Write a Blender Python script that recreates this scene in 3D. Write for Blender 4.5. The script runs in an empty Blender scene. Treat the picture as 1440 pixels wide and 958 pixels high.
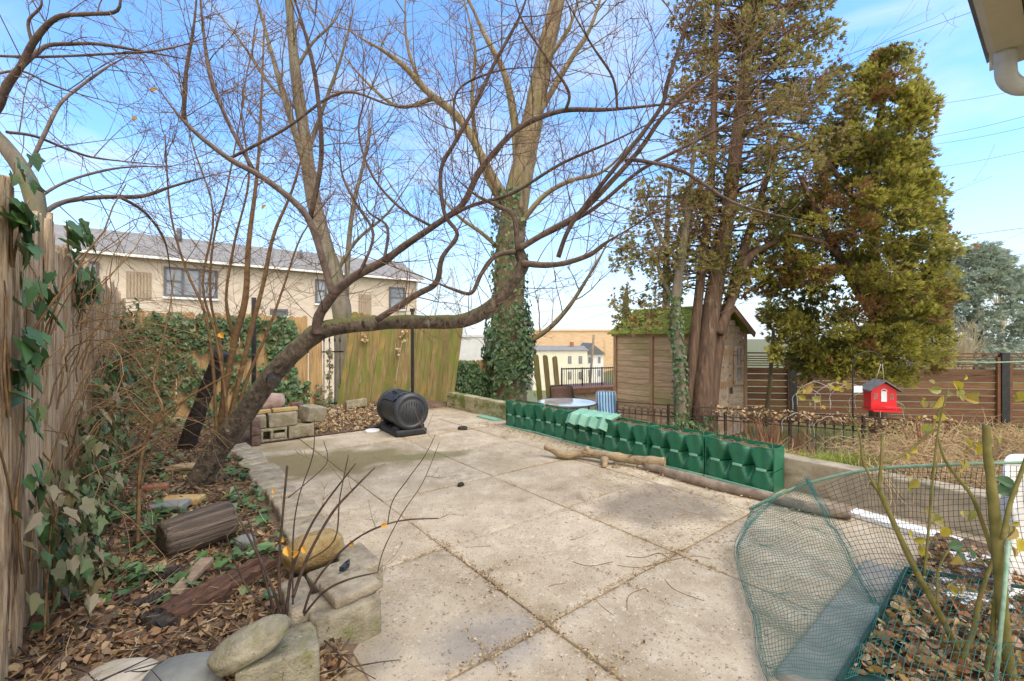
import bpy, bmesh, math, random
from mathutils import Vector, Matrix, noise as mnoise
R = random.Random(7)
rad = math.radians
C = bpy.context.scene.collection
SC = bpy.context.scene

# ------------------------------------------------------------------ camera, sky, sun, exposure
F, HOR, EYE = 620.0, 475.0, 1.5
cam_d = bpy.data.cameras.new('camera'); cam = bpy.data.objects.new('camera', cam_d); C.objects.link(cam)
cam.location = (0, 0, EYE); cam.rotation_euler = (rad(90), 0, 0)
cam_d.sensor_width = 36; cam_d.lens = 36 * F / 1440; cam_d.shift_y = -4 / 1440
cam_d.clip_start = 0.02; cam_d.clip_end = 2000
SC.camera = cam
SUN = Vector((.40, -.26, .86)).normalized()
w = bpy.data.worlds.new('World'); SC.world = w; w.use_nodes = True
nt = w.node_tree; nt.nodes.clear()
N = nt.nodes.new; LK = nt.links.new
out = N('ShaderNodeOutputWorld'); bg = N('ShaderNodeBackground'); sky = N('ShaderNodeTexSky')
sky.sky_type = 'NISHITA'; sky.sun_disc = False
sky.sun_elevation = math.asin(SUN.z); sky.sun_rotation = math.atan2(SUN.x, SUN.y)
sky.air_density = 1.0; sky.dust_density = 0.6; sky.ozone_density = 2.0
tc = N('ShaderNodeTexCoord'); mp = N('ShaderNodeMapping'); mp.inputs['Scale'].default_value = (1.0, 1.6, 3.4)
mp.inputs['Rotation'].default_value = (0, rad(14), rad(20))
nz = N('ShaderNodeTexNoise'); nz.inputs['Scale'].default_value = 2.2; nz.inputs['Detail'].default_value = 9; nz.inputs['Roughness'].default_value = .58
nz.inputs['Distortion'].default_value = .5
LK(tc.outputs['Generated'], mp.inputs['Vector']); LK(mp.outputs[0], nz.inputs['Vector'])
cr = N('ShaderNodeValToRGB'); cr.color_ramp.elements[0].position = .44; cr.color_ramp.elements[1].position = .80
cr.color_ramp.elements[0].color = (.04, .04, .04, 1); cr.color_ramp.elements[1].color = (.75, .75, .75, 1)
LK(nz.outputs['Fac'], cr.inputs[0])
sep = N('ShaderNodeSeparateXYZ'); LK(tc.outputs['Generated'], sep.inputs[0])
hz = N('ShaderNodeMapRange'); hz.inputs['From Min'].default_value = 0.0; hz.inputs['From Max'].default_value = .34
hz.inputs['To Min'].default_value = .9; hz.inputs['To Max'].default_value = 0
LK(sep.outputs['Z'], hz.inputs['Value'])
mxm = N('ShaderNodeMath'); mxm.operation = 'MAXIMUM'; LK(cr.outputs[0], mxm.inputs[0]); LK(hz.outputs[0], mxm.inputs[1])
tint = N('ShaderNodeMix'); tint.data_type = 'RGBA'; tint.blend_type = 'MULTIPLY'; tint.inputs[0].default_value = 1
tint.inputs['B'].default_value = (.60, .88, 1.10, 1)
LK(sky.outputs[0], tint.inputs['A'])
mx = N('ShaderNodeMix'); mx.data_type = 'RGBA'
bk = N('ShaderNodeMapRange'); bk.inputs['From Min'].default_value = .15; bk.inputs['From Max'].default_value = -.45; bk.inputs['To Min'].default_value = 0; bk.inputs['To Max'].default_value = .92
LK(sep.outputs['Y'], bk.inputs['Value'])      # bright warm cloud bank added out of view behind the camera as fill light
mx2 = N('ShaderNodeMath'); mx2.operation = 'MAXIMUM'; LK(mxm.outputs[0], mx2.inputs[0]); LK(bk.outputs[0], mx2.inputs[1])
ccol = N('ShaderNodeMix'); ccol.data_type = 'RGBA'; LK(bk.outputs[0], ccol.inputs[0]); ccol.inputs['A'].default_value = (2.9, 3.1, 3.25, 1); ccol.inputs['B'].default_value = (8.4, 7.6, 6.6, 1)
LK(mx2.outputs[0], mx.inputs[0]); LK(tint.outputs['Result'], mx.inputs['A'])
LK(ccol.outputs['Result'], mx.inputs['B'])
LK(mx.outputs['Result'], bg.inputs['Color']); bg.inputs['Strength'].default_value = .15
LK(bg.outputs[0], out.inputs[0])
sd = bpy.data.lights.new('sun', 'SUN'); sd.energy = 1.3; sd.angle = rad(40); sd.color = (1, .92, .80)
so = bpy.data.objects.new('sun', sd); C.objects.link(so); so.rotation_euler = SUN.to_track_quat('Z', 'Y').to_euler()
SC.view_settings.view_transform = 'Standard'; SC.view_settings.look = 'None'
SC.view_settings.exposure = 1.32; SC.view_settings.gamma = 1; SC.view_settings.use_curve_mapping = False
SC.cycles.max_bounces = 6; SC.cycles.transparent_max_bounces = 12

# ------------------------------------------------------------------ helpers
def Y(a, b, z=0.0):                       # yard frame: a runs along the yard away from the house, b across it to the right
    return Vector((-.62 * a + .785 * b, .785 * a + .62 * b, z))
UA, UB, UZ = Vector((-.62, .785, 0)), Vector((.785, .62, 0)), Vector((0, 0, 1))
YAW = math.atan2(.62, .785)               # rotation that turns local x into b and local y into a
def at(x, y, D): return Vector(((x - 720) * D / F, D, EYE - (y - HOR) * D / F))
def gp(x, y, z=0.0): return at(x, y, F * (EYE - z) / (y - HOR))
def lerp(a, b, t): return a + (b - a) * t

class MB:
    def __init__(s): s.v = []; s.f = []; s.sm = []
    def add(s, vs, fs, smooth=False):
        o = len(s.v); s.v += [Vector(q) for q in vs]
        s.f += [tuple(i + o for i in f) for f in fs]; s.sm += [smooth] * len(fs)
    def tube(s, pts, rr, n=6, cap=True, smooth=True):
        m = len(pts)
        if m < 2: return
        if not hasattr(rr, '__len__'): rr = [rr] * m
        o = len(s.v); u = None
        for i in range(m):
            t = (pts[min(i + 1, m - 1)] - pts[max(i - 1, 0)])
            if t.length < 1e-9: t = Vector((0, 0, 1))
            t.normalize()
            if u is None:
                u = t.orthogonal().normalized()
            else:
                u = u - t * u.dot(t)
                if u.length < 1e-6: u = t.orthogonal()
                u.normalize()
            v = t.cross(u)
            for k in range(n):
                q = 2 * math.pi * k / n
                s.v.append(pts[i] + (u * math.cos(q) + v * math.sin(q)) * rr[i])
        for i in range(m - 1):
            for k in range(n):
                k2 = (k + 1) % n
                s.f.append((o + i * n + k, o + i * n + k2, o + (i + 1) * n + k2, o + (i + 1) * n + k)); s.sm.append(smooth)
        if cap:
            s.f.append(tuple(o + k for k in reversed(range(n)))); s.sm.append(False)
            s.f.append(tuple(o + (m - 1) * n + k for k in range(n))); s.sm.append(False)
    def box(s, o, x, y, z):               # corner point and three edge vectors
        s.add([o, o + x, o + x + y, o + y, o + z, o + x + z, o + x + y + z, o + y + z],
              [(0, 3, 2, 1), (4, 5, 6, 7), (0, 1, 5, 4), (1, 2, 6, 5), (2, 3, 7, 6), (3, 0, 4, 7)])
    def ybox(s, a0, a1, b0, b1, z0, z1): s.box(Y(a0, b0, z0), UB * (b1 - b0), UA * (a1 - a0), UZ * (z1 - z0))
    def bar(s, p, q, wd, up=UZ, th=None):  # square bar from p to q
        d = (q - p).normalized(); sx = d.cross(up)
        if sx.length < 1e-5: sx = d.orthogonal()
        sx.normalize(); sy = sx.cross(d); th = th or wd
        s.box(p - sx * wd / 2 - sy * th / 2, sx * wd, sy * th, q - p)
    def rbox(s, M4, size, r=.015, n=3, amp=0.0, fr=6.0, seed=0):   # rounded rough block
        h = Vector(size) / 2; r = min(r, min(h) * .95)
        def samples(H):
            e = [-H, -H + r * .35, -H + r]
            return e + [lerp(-H + r, H - r, (i + 1) / (n + 1)) for i in range(n)] + [H - r, H - r * .35, H]
        loc = {}; vs = []; fs = []
        def vid(p):
            k = (round(p.x, 5), round(p.y, 5), round(p.z, 5))
            if k in loc: return loc[k]
            q = Vector((max(-h.x + r, min(h.x - r, p.x)), max(-h.y + r, min(h.y - r, p.y)), max(-h.z + r, min(h.z - r, p.z))))
            d = p - q; L = d.length
            if L > 1e-9: d = d / L * r
            pp = q + d
            if amp:
                nv = mnoise.noise_vector(pp * fr + Vector((seed * 7.3, seed * 3.1, 0)))
                nv2 = mnoise.noise_vector(pp * fr * 3.1 + Vector((seed * 2.3, 5, 0)))
                pp = pp + nv * amp + nv2 * amp * .4
            loc[k] = len(vs); vs.append(M4 @ pp); return loc[k]
        for ax in range(3):
            i, j = (ax + 1) % 3, (ax + 2) % 3
            si, sj = samples(h[i]), samples(h[j])
            for sg in (-1, 1):
                for u in range(len(si) - 1):
                    for v in range(len(sj) - 1):
                        q = []
                        for uu, vv in ((u, v), (u + 1, v), (u + 1, v + 1), (u, v + 1)):
                            p = Vector((0, 0, 0)); p[ax] = sg * h[ax]; p[i] = si[uu]; p[j] = sj[vv]; q.append(vid(p))
                        fs.append(tuple(q) if sg > 0 else tuple(reversed(q)))
        s.add(vs, fs, True)
    def rock(s, c, size, rot, amp=.12, fr=2.2, seed=0, sub=4, sq=2.6):
        bm = bmesh.new(); bmesh.ops.create_icosphere(bm, subdivisions=sub, radius=1)
        vs = []
        for v in bm.verts:
            p = v.co.copy()
            k = (abs(p.x) ** sq + abs(p.y) ** sq + abs(p.z) ** sq) ** (-1 / sq)
            p = p * k
            nn = mnoise.noise(p * fr + Vector((seed * 9.1, 3.3, seed))) + .4 * mnoise.noise(p * fr * 3 + Vector((seed, 0, 2)))
            p = p * (1 + amp * nn)
            vs.append(c + rot @ Vector((p.x * size[0] / 2, p.y * size[1] / 2, p.z * size[2] / 2)))
        fs = [tuple(v.index for v in f.verts) for f in bm.faces]
        bm.free(); s.add(vs, fs, True)
    def build(s, name, mat, parent=None, origin=None, wloc=None):
        if parent is not None: base = wpos(parent)
        elif origin is not None: base = Vector(origin)
        else:
            xs = [v.x for v in s.v]; ys = [v.y for v in s.v]; zs = [v.z for v in s.v]
            base = Vector(((min(xs) + max(xs)) / 2, (min(ys) + max(ys)) / 2, min(zs)))
        me = bpy.data.meshes.new(name)
        me.from_pydata([tuple(v - base) for v in s.v], [], s.f)
        me.polygons.foreach_set('use_smooth', s.sm)
        me.materials.append(mat); me.update()
        o = bpy.data.objects.new(name, me); C.objects.link(o)
        if parent is not None: o.parent = parent
        else: o.location = base
        return o
def smooth(ctrl, n=6):
    P = [c[0] for c in ctrl]; Q = [c[1] for c in ctrl]; out_p = []; out_r = []
    m = len(P)
    for i in range(m - 1):
        p0, p1, p2, p3 = P[max(i - 1, 0)], P[i], P[i + 1], P[min(i + 2, m - 1)]
        for k in range(n):
            t = k / n
            out_p.append(.5 * ((2 * p1) + (p2 - p0) * t + (2 * p0 - 5 * p1 + 4 * p2 - p3) * t * t + (3 * p1 - p0 - 3 * p2 + p3) * t ** 3)); out_r.append(lerp(Q[i], Q[i + 1], t))
    out_p.append(P[-1]); out_r.append(Q[-1]); return out_p, out_r
def wpos(o):
    p = Vector(o.location)
    while o.parent: o = o.parent; p += Vector(o.location)
    return p
def thing(name, label, cat, loc, group=None):
    o = bpy.data.objects.new(name, None); C.objects.link(o); o.location = loc; o.empty_display_size = .1
    return tag(o, label, cat, group)
def tag(o, label, cat, group=None, kind=None):
    o['label'] = label; o['category'] = cat
    if group: o['group'] = group
    if kind: o['kind'] = kind
    return o
def structure(o): o['kind'] = 'structure'; return o
def stuff(o, label, cat): return tag(o, label, cat, None, 'stuff')

def mat(name, c1, c2, scale=6, st=(1, 1, 1), rough=.85, bump=.25, bscale=None, detail=8, isl=0, stains=(), spots=(), pal=None,
        metallic=0, trans=0, lo=.35, hi=.65, rz=0, spec=.3, bdist=.02, up=None):
    m = bpy.data.materials.new(name); m.use_nodes = True
    t = m.node_tree; nd = t.nodes.new; L = t.links.new
    t.nodes.clear()
    o = nd('ShaderNodeOutputMaterial'); p = nd('ShaderNodeBsdfPrincipled')
    tcn = nd('ShaderNodeTexCoord'); geo = nd('ShaderNodeNewGeometry')
    def mapped(stt):
        q = nd('ShaderNodeMapping'); q.inputs['Scale'].default_value = stt; q.inputs['Rotation'].default_value = (0, 0, rz)
        q.vector_type = 'TEXTURE' if False else 'POINT'
        if rz:
            q0 = nd('ShaderNodeMapping'); q0.inputs['Rotation'].default_value = (0, 0, rz)
            L(tcn.outputs['Object'], q0.inputs['Vector']); q.inputs['Rotation'].default_value = (0, 0, 0)
            L(q0.outputs[0], q.inputs['Vector'])
        else: L(tcn.outputs['Object'], q.inputs['Vector'])
        return q.outputs[0]
    wv = nd('ShaderNodeMath'); wv.operation = 'MULTIPLY'; wv.inputs[1].default_value = 9.0
    L(geo.outputs['Random Per Island'], wv.inputs[0])
    def noise(sc, stt, dt=detail, r=.62):
        n = nd('ShaderNodeTexNoise'); n.noise_dimensions = '4D'; n.inputs['Scale'].default_value = sc
        n.inputs['Detail'].default_value = dt; n.inputs['Roughness'].default_value = r
        L(mapped(stt), n.inputs['Vector']); L(wv.outputs[0], n.inputs['W']); return n.outputs['Fac']
    def ramp(f, els):
        r = nd('ShaderNodeValToRGB'); e = r.color_ramp.elements
        while len(e) < len(els): e.new(.5)
        for i, (pos, col) in enumerate(els): e[i].position = pos; e[i].color = (*col, 1)
        L(f, r.inputs[0]); return r.outputs[0]
    def mix(f, A, B):
        x = nd('ShaderNodeMix'); x.data_type = 'RGBA'
        L(f, x.inputs[0])
        if isinstance(A, tuple): x.inputs['A'].default_value = (*A, 1)
        else: L(A, x.inputs['A'])
        if isinstance(B, tuple): x.inputs['B'].default_value = (*B, 1)
        else: L(B, x.inputs['B'])
        return x.outputs['Result']
    nf = noise(scale, st)
    if pal:
        col = ramp(geo.outputs['Random Per Island'], [(i / (len(pal) - 1), c) for i, c in enumerate(pal)])
        v = nd('ShaderNodeMath'); v.operation = 'MULTIPLY_ADD'; v.inputs[1].default_value = .7; v.inputs[2].default_value = .65
        L(nf, v.inputs[0]); h = nd('ShaderNodeHueSaturation'); L(col, h.inputs['Color']); L(v.outputs[0], h.inputs['Value']); col = h.outputs[0]
    else:
        col = ramp(nf, [(lo, c1), (hi, c2)])
    for (sc_, ssc, slo, shi, sst) in stains:
        col = mix(ramp(noise(ssc, sst, 5), [(slo, (0, 0, 0)), (shi, (1, 1, 1))]), col, sc_)
    for (cen, rx, ry, ang, sc_, stg) in spots:
        q = nd('ShaderNodeMapping'); q.vector_type = 'TEXTURE'
        q.inputs['Location'].default_value = cen; q.inputs['Rotation'].default_value = (0, 0, ang); q.inputs['Scale'].default_value = (rx, ry, 1)
        nn = nd('ShaderNodeTexNoise'); nn.inputs['Scale'].default_value = 2.6; nn.inputs['Detail'].default_value = 7
        L(tcn.outputs['Object'], nn.inputs['Vector'])
        ad = nd('ShaderNodeVectorMath'); ad.operation = 'MULTIPLY_ADD'; ad.inputs[1].default_value = (1.3, 1.3, 0); 
        sb = nd('ShaderNodeVectorMath'); sb.operation = 'SUBTRACT'; sb.inputs[1].default_value = (.5, .5, .5)
        L(nn.outputs['Color'], sb.inputs[0]); L(sb.outputs[0], ad.inputs[0])
        L(tcn.outputs['Object'], q.inputs['Vector']); L(q.outputs[0], ad.inputs[2])
        ln = nd('ShaderNodeVectorMath'); ln.operation = 'LENGTH'; L(ad.outputs[0], ln.inputs[0])
        col = mix(ramp(ln.outputs['Value'], [(.55, (stg, stg, stg)), (1.0, (0, 0, 0))]), col, sc_)
    if up:                                   # moss or lichen that grows on the upper side of the thing
        sx = nd('ShaderNodeSeparateXYZ'); L(geo.outputs['Normal'], sx.inputs[0])
        mu = nd('ShaderNodeMath'); mu.operation = 'MULTIPLY'; L(noise(up[1], (1, 1, 1), 4), mu.inputs[0]); L(sx.outputs['Z'], mu.inputs[1])
        col = mix(ramp(mu.outputs[0], [(.12, (0, 0, 0)), (.42, (up[2],) * 3)]), col, up[0])
    if isl and not pal:
        v = nd('ShaderNodeMath'); v.operation = 'MULTIPLY_ADD'; v.inputs[1].default_value = isl; v.inputs[2].default_value = 1 - isl / 2
        L(geo.outputs['Random Per Island'], v.inputs[0]); h = nd('ShaderNodeHueSaturation'); L(col, h.inputs['Color']); L(v.outputs[0], h.inputs['Value']); col = h.outputs[0]
    L(col, p.inputs['Base Color'])
    p.inputs['Roughness'].default_value = rough; p.inputs['Metallic'].default_value = metallic
    p.inputs['Specular IOR Level'].default_value = spec
    if bump:
        b = nd('ShaderNodeBump'); b.inputs['Strength'].default_value = bump; b.inputs['Distance'].default_value = bdist
        L(noise(bscale or scale * 2, st), b.inputs['Height']); L(b.outputs[0], p.inputs['Normal'])
    sh = p.outputs[0]
    if trans:
        tr = nd('ShaderNodeBsdfTranslucent'); L(col, tr.inputs['Color'])
        ms = nd('ShaderNodeMixShader'); ms.inputs[0].default_value = trans; L(sh, ms.inputs[1]); L(tr.outputs[0], ms.inputs[2]); sh = ms.outputs[0]
    L(sh, o.inputs[0]); return m

# ------------------------------------------------------------------ materials
STAINS = [((-.22 - 1.95, 5.30, 0), 1.45, .85, .35, (.16, .125, .05), .88), ((-1.0, 5.6, 0), .55, .28, .4, (.16, .14, .06), .75),
          ((1.35, 3.95, 0), .75, .5, .3, (.10, .085, .07), .62), ((-.1, 2.2, 0), .35, .25, .3, (.2, .19, .19), .45),
          ((-.75, 2.05, 0), .3, .18, .6, (.12, .105, .09), .4), ((-3.0, 6.1, 0), .6, .3, .6, (.2, .16, .07), .6)]
m_patio = mat('patio_concrete', (.30, .238, .16), (.465, .388, .285), 3.2, rough=.8, bump=.35, bscale=90, isl=.13,
              stains=[((.50, .43, .34), 7, .56, .75, (1, 1, 1)), ((.17, .13, .095), 2.6, .60, .74, (1, 1, 1)), ((.15, .115, .08), 48, .585, .66, (1, 1, 1)), ((.52, .46, .37), 30, .60, .68, (1, 1, 1)), ((.27, .21, .13), 1.3, .52, .72, (1, 1, 1)),
                      ((.11, .085, .06), 85, .60, .66, (1, 1, 1)), ((.58, .50, .40), 100, .59, .66, (1, 1, 1))], spots=STAINS, bdist=.006)
m_soil = mat('soil', (.065, .042, .028), (.17, .11, .07), 14, bump=.9, bscale=40, stains=[((.17, .10, .055), 30, .55, .65, (1, 1, 1))])
m_joint = mat('joint_dirt', (.17, .12, .07), (.36, .28, .17), 30, bump=.6)
m_ground = mat('ground_grass', (.10, .085, .05), (.17, .16, .07), 2.0, bump=.5, bscale=30, stains=[((.09, .13, .035), .7, .45, .65, (1, 1, 1)), ((.2, .15, .1), 9, .55, .7, (1, 1, 1))])
m_wall = mat('wall_concrete', (.23, .19, .135), (.40, .345, .26), 5, bump=.4, bscale=60, stains=[((.12, .105, .07), 3, .52, .7, (1, 1, 2)), ((.14, .16, .045), 2.2, .56, .72, (1, 1, 1))])
m_mosswall = mat('mossy_timber', (.23, .20, .12), (.38, .33, .21), 5, (1, 1, 4), bump=.5, bscale=30, stains=[((.12, .15, .03), 4, .48, .6, (1, 1, 1.6)), ((.07, .06, .03), 7, .56, .68, (1, 1, 2))])
m_block = mat('concrete_block', (.21, .175, .12), (.40, .35, .25), 14, bump=.9, bscale=90, isl=.2, stains=[((.19, .185, .07), 6, .54, .7, (1, 1, 1))])
m_bricky = mat('yellow_brick', (.36, .24, .09), (.48, .35, .17), 12, bump=.4, isl=.2)
m_brickd = mat('dark_brick', (.09, .06, .05), (.19, .12, .10), 14, bump=.5, isl=.3)
m_brickr = mat('red_brick', (.22, .09, .05), (.33, .16, .10), 12, bump=.4, isl=.3)
m_flag = mat('flagstone', (.24, .19, .13), (.44, .38, .28), 12, bump=.9, bscale=70, isl=.25, stains=[((.20, .165, .11), 10, .55, .7, (1, 1, 1)), ((.16, .16, .06), 5, .6, .75, (1, 1, 1))])
m_rockpale = mat('pale_rock', (.15, .135, .09), (.33, .295, .21), 9, rough=.8, bump=.8, bscale=60, stains=[((.19, .18, .09), 14, .52, .66, (1, 1, 1)), ((.09, .08, .06), 40, .60, .70, (1, 1, 1)), ((.42, .40, .33), 55, .63, .72, (1, 1, 1))])
m_rockgrey = mat('grey_rock', (.12, .125, .12), (.22, .225, .205), 6, rough=.7, bump=.3, bscale=50)
m_rockwhite = mat('white_rock', (.33, .29, .22), (.47, .42, .34), 6, bump=.3, bscale=60)
m_rockyel = mat('ochre_rock', (.20, .13, .05), (.36, .26, .115), 7, bump=.8, bscale=60, stains=[((.30, .24, .13), 12, .55, .7, (1, 1, 1)), ((.12, .085, .03), 30, .58, .68, (1, 1, 1))])
m_rockpink = mat('pink_rock', (.20, .13, .11), (.36, .26, .22), 7, bump=.3, bscale=50, stains=[((.13, .11, .12), 8, .55, .7, (1, 1, 1))])
m_wleft = mat('weathered_picket', (.24, .155, .09), (.60, .46, .315), 4, (16, 16, .8), bump=1.0, bscale=7, isl=.3, stains=[((.10, .05, .03), 3, .58, .68, (16, 16, .9)), ((.50, .40, .29), 2.5, .58, .72, (10, 10, .6))], bdist=.03)
m_wback = mat('tan_picket', (.29, .18, .075), (.46, .31, .15), 3, (10, 10, .8), bump=.5, bscale=8, isl=.25, stains=[((.20, .10, .045), 2, .56, .7, (6, 6, .7))])
m_wgreen = mat('algae_picket', (.15, .10, .038), (.30, .22, .10), 3, (9, 9, .7), bump=.5, bscale=8, isl=.3, stains=[((.135, .155, .03), 1.6, .44, .62, (3, 3, .5)), ((.13, .15, .03), 3, .56, .7, (9, 9, .8)), ((.36, .20, .07), 1.1, .56, .7, (1, 1, 1))])
m_wshed = mat('shed_board', (.33, .22, .13), (.50, .365, .235), 3, (1.2, 14, 14), bump=.5, bscale=6, isl=.18, rz=-math.atan2(.785, -.62), stains=[((.25, .22, .085), 1.0, .5, .68, (1, 1, 1))])
m_wshedpost = mat('shed_trim', (.25, .15, .085), (.38, .25, .15), 4, (9, 9, 1), bump=.4, isl=.15)
m_wdoor = mat('peeling_board', (.27, .20, .14), (.46, .37, .29), 4, (8, 8, 2), bump=.6, isl=.2, stains=[((.15, .11, .075), 6, .55, .66, (1, 1, 3))])
m_wbrown = mat('cedar_slat', (.085, .036, .018), (.17, .078, .038), 3, (1.0, 8, 14), bump=.3, isl=.3, rough=.6, stains=[((.19, .125, .05), 1, .54, .74, (.5, 1, 2)), ((.08, .035, .018), 1.4, .55, .7, (.6, 1, 4))])
m_moss = mat('moss_shingle', (.15, .19, .025), (.36, .39, .06), 7, bump=.7, bscale=26, isl=.25, stains=[((.15, .13, .06), 9, .56, .66, (1, 1, 1))])
m_black = mat('black_metal', (.012, .012, .014), (.03, .03, .032), 20, rough=.45, bump=.05)
m_rust = mat('rusty_iron', (.035, .025, .022), (.10, .065, .05), 25, rough=.7, bump=.3)
m_drum = mat('black_plastic', (.018, .020, .025), (.034, .037, .043), 4, rough=.42, bump=.05, spec=.5, stains=[((.085, .085, .085), 5, .6, .8, (1, 1, 1))])
m_drumd = mat('black_plastic_dark', (.018, .018, .02), (.03, .03, .032), 8, rough=.55, bump=.1)
m_green = mat('green_plastic', (.010, .105, .055), (.018, .16, .085), 5, rough=.42, bump=.05, spec=.5, stains=[((.05, .11, .075), 7, .56, .75, (1, 1, 1)), ((.07, .06, .035), 5, .60, .72, (1, 1, 3))])
m_greenl = mat('pale_green_plastic', (.14, .33, .23), (.23, .42, .32), 8, rough=.45, bump=.05)
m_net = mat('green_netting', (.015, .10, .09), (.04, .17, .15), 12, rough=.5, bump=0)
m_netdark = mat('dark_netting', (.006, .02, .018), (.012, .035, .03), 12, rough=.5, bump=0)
m_rope = mat('green_rope', (.14, .25, .17), (.26, .37, .27), 30, rough=.6, bump=.2)
m_edging = mat('dark_edging', (.006, .028, .024), (.012, .045, .038), 12, rough=.6, bump=.2)
m_slab = mat('grey_slab', (.17, .165, .15), (.27, .26, .24), 6, bump=.4, bscale=120, stains=[((.13, .14, .14), 60, .6, .7, (1, 1, 1))], bdist=.006)
m_white = mat('white_board', (.66, .66, .66), (.76, .76, .75), 8, rough=.55, bump=.1, stains=[((.42, .40, .36), 12, .62, .78, (1, 1, 1))])
m_bark = mat('tree_bark', (.045, .034, .027), (.175, .135, .10), 18, (1, 1, .7), bump=1.0, bscale=34, stains=[((.27, .25, .20), 11, .60, .68, (1, 1, 1)), ((.03, .024, .02), 16, .58, .66, (1, 1, .5))], bdist=.035, up=((.16, .17, .045), 5, .75))
m_barkred = mat('branch_bark', (.055, .036, .03), (.145, .10, .08), 20, bump=.5, isl=.5, up=((.24, .21, .17), 9, .5))
m_twig = mat('twig_bark', (.10, .056, .036), (.23, .14, .09), 12, bump=0, isl=.7)
m_barkgrey = mat('grey_bark', (.10, .085, .065), (.21, .18, .135), 9, (1, 1, .25), bump=1.0, bscale=14, stains=[((.12, .125, .055), 2, .5, .7, (1, 1, 1))])
m_twigtan = mat('tan_twig', (.17, .115, .065), (.30, .215, .125), 12, bump=0, isl=.6)
m_barkmoss = mat('mossy_bark', (.13, .10, .06), (.27, .21, .125), 8, (1, 1, .3), bump=1.0, bscale=12, stains=[((.16, .15, .045), 2, .50, .70, (1, 1, .6)), ((.08, .06, .04), 7, .56, .68, (1, 1, .3))])
m_barkcon = mat('conifer_bark', (.06, .038, .027), (.165, .105, .07), 5, (5, 5, .35), bump=1.0, bscale=9, stains=[((.24, .19, .14), 3, .58, .72, (5, 5, .4))])
m_stem = mat('sapling_stem', (.12, .065, .03), (.23, .14, .065), 20, bump=.2, isl=.5)
m_stemdark = mat('dark_stem', (.03, .02, .016), (.09, .055, .04), 20, bump=.2, isl=.5)
m_rose = mat('rose_cane', (.085, .085, .018), (.185, .155, .05), 14, bump=.2, stains=[((.14, .075, .03), 9, .56, .7, (1, 1, 1))])
m_char = mat('charred_wood', (.012, .010, .009), (.055, .042, .034), 6, (1, 1, 1), bump=1.0, bscale=22, rough=.6)
m_log = mat('charred_log', (.022, .017, .014), (.15, .11, .08), 5, (.35, 8, 8), bump=1.0, bscale=9, rough=.65, stains=[((.24, .19, .14), 4, .56, .68, (.35, 11, 11))], rz=-rad(54))
m_rot = mat('rotten_wood', (.045, .02, .014), (.15, .08, .05), 5, (.6, 8, 8), bump=1.0, bscale=10, rz=-rad(70))
m_drift = mat('weathered_branch', (.19, .135, .075), (.37, .285, .175), 6, (1, 4, 6), bump=.8, bscale=10, stains=[((.10, .065, .03), 5, .57, .66, (1, 3, 3))])
m_pole = mat('grey_branch', (.13, .095, .07), (.28, .22, .17), 10, bump=.7, bscale=22)
m_plank = mat('grey_plank', (.17, .12, .08), (.29, .215, .155), 6, (2, 8, 8), bump=.5)
m_ivy = mat('ivy_leaf', 0, 0, 20, pal=[(.03, .075, .025), (.05, .11, .03), (.075, .15, .04), (.045, .095, .045), (.12, .19, .08), (.12, .135, .04)], rough=.48, bump=0, spec=.5, trans=.12)
m_ivyold = mat('faded_ivy_leaf', 0, 0, 20, pal=[(.06, .11, .035), (.15, .13, .07), (.25, .20, .13), (.09, .12, .05), (.18, .13, .06), (.08, .13, .055)], rough=.5, bump=0, trans=.12)
m_litter = mat('dead_leaves', 0, 0, 20, pal=[(.06, .035, .022), (.17, .09, .045), (.29, .18, .09), (.13, .075, .045), (.38, .27, .15), (.19, .09, .04), (.08, .05, .035), (.33, .245, .15)], rough=.7, bump=0)
m_litterw = mat('fresh_dead_leaves', 0, 0, 20, pal=[(.16, .06, .025), (.34, .21, .11), (.25, .10, .035), (.40, .30, .19), (.22, .13, .03), (.09, .05, .03), (.30, .24, .06)], rough=.6, bump=0)
m_straw = mat('straw', 0, 0, 20, pal=[(.26, .17, .08), (.42, .31, .17), (.34, .22, .10), (.50, .40, .25), (.20, .12, .06)], bump=0)
m_orange = mat('orange_leaf', (.50, .23, .02), (.60, .33, .05), 20, bump=0, rough=.5, trans=.2)
m_yleaf = mat('yellow_leaf', 0, 0, 30, pal=[(.34, .31, .03), (.45, .36, .05), (.28, .24, .04), (.33, .22, .08), (.22, .25, .05), (.40, .33, .15)], rough=.5, bump=0, trans=.25)
m_gleaf = mat('green_leaf', (.05, .11, .05), (.09, .16, .08), 30, rough=.5, bump=0, trans=.2)
m_grass = mat('fresh_grass', 0, 0, 10, pal=[(.17, .27, .02), (.26, .36, .035), (.21, .30, .03), (.32, .38, .08)], bump=0, trans=.2)
m_dry = mat('dry_stalks', 0, 0, 10, pal=[(.38, .26, .125), (.60, .45, .25), (.52, .36, .18), (.28, .17, .085), (.66, .54, .35)], bump=0, trans=.1)
m_redstalk = mat('red_stalks', 0, 0, 10, pal=[(.16, .055, .03), (.27, .11, .06), (.20, .085, .05), (.32, .17, .10)], bump=0)
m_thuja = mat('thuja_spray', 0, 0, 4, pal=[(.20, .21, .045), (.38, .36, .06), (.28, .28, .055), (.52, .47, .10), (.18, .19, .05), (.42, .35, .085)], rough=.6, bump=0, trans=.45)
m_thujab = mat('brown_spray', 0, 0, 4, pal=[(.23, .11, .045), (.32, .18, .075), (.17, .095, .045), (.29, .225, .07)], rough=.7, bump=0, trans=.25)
m_thujad = mat('deep_spray', 0, 0, 4, pal=[(.075, .09, .02), (.13, .14, .025), (.095, .10, .03), (.17, .16, .04)], rough=.6, bump=0, trans=.25)
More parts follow.
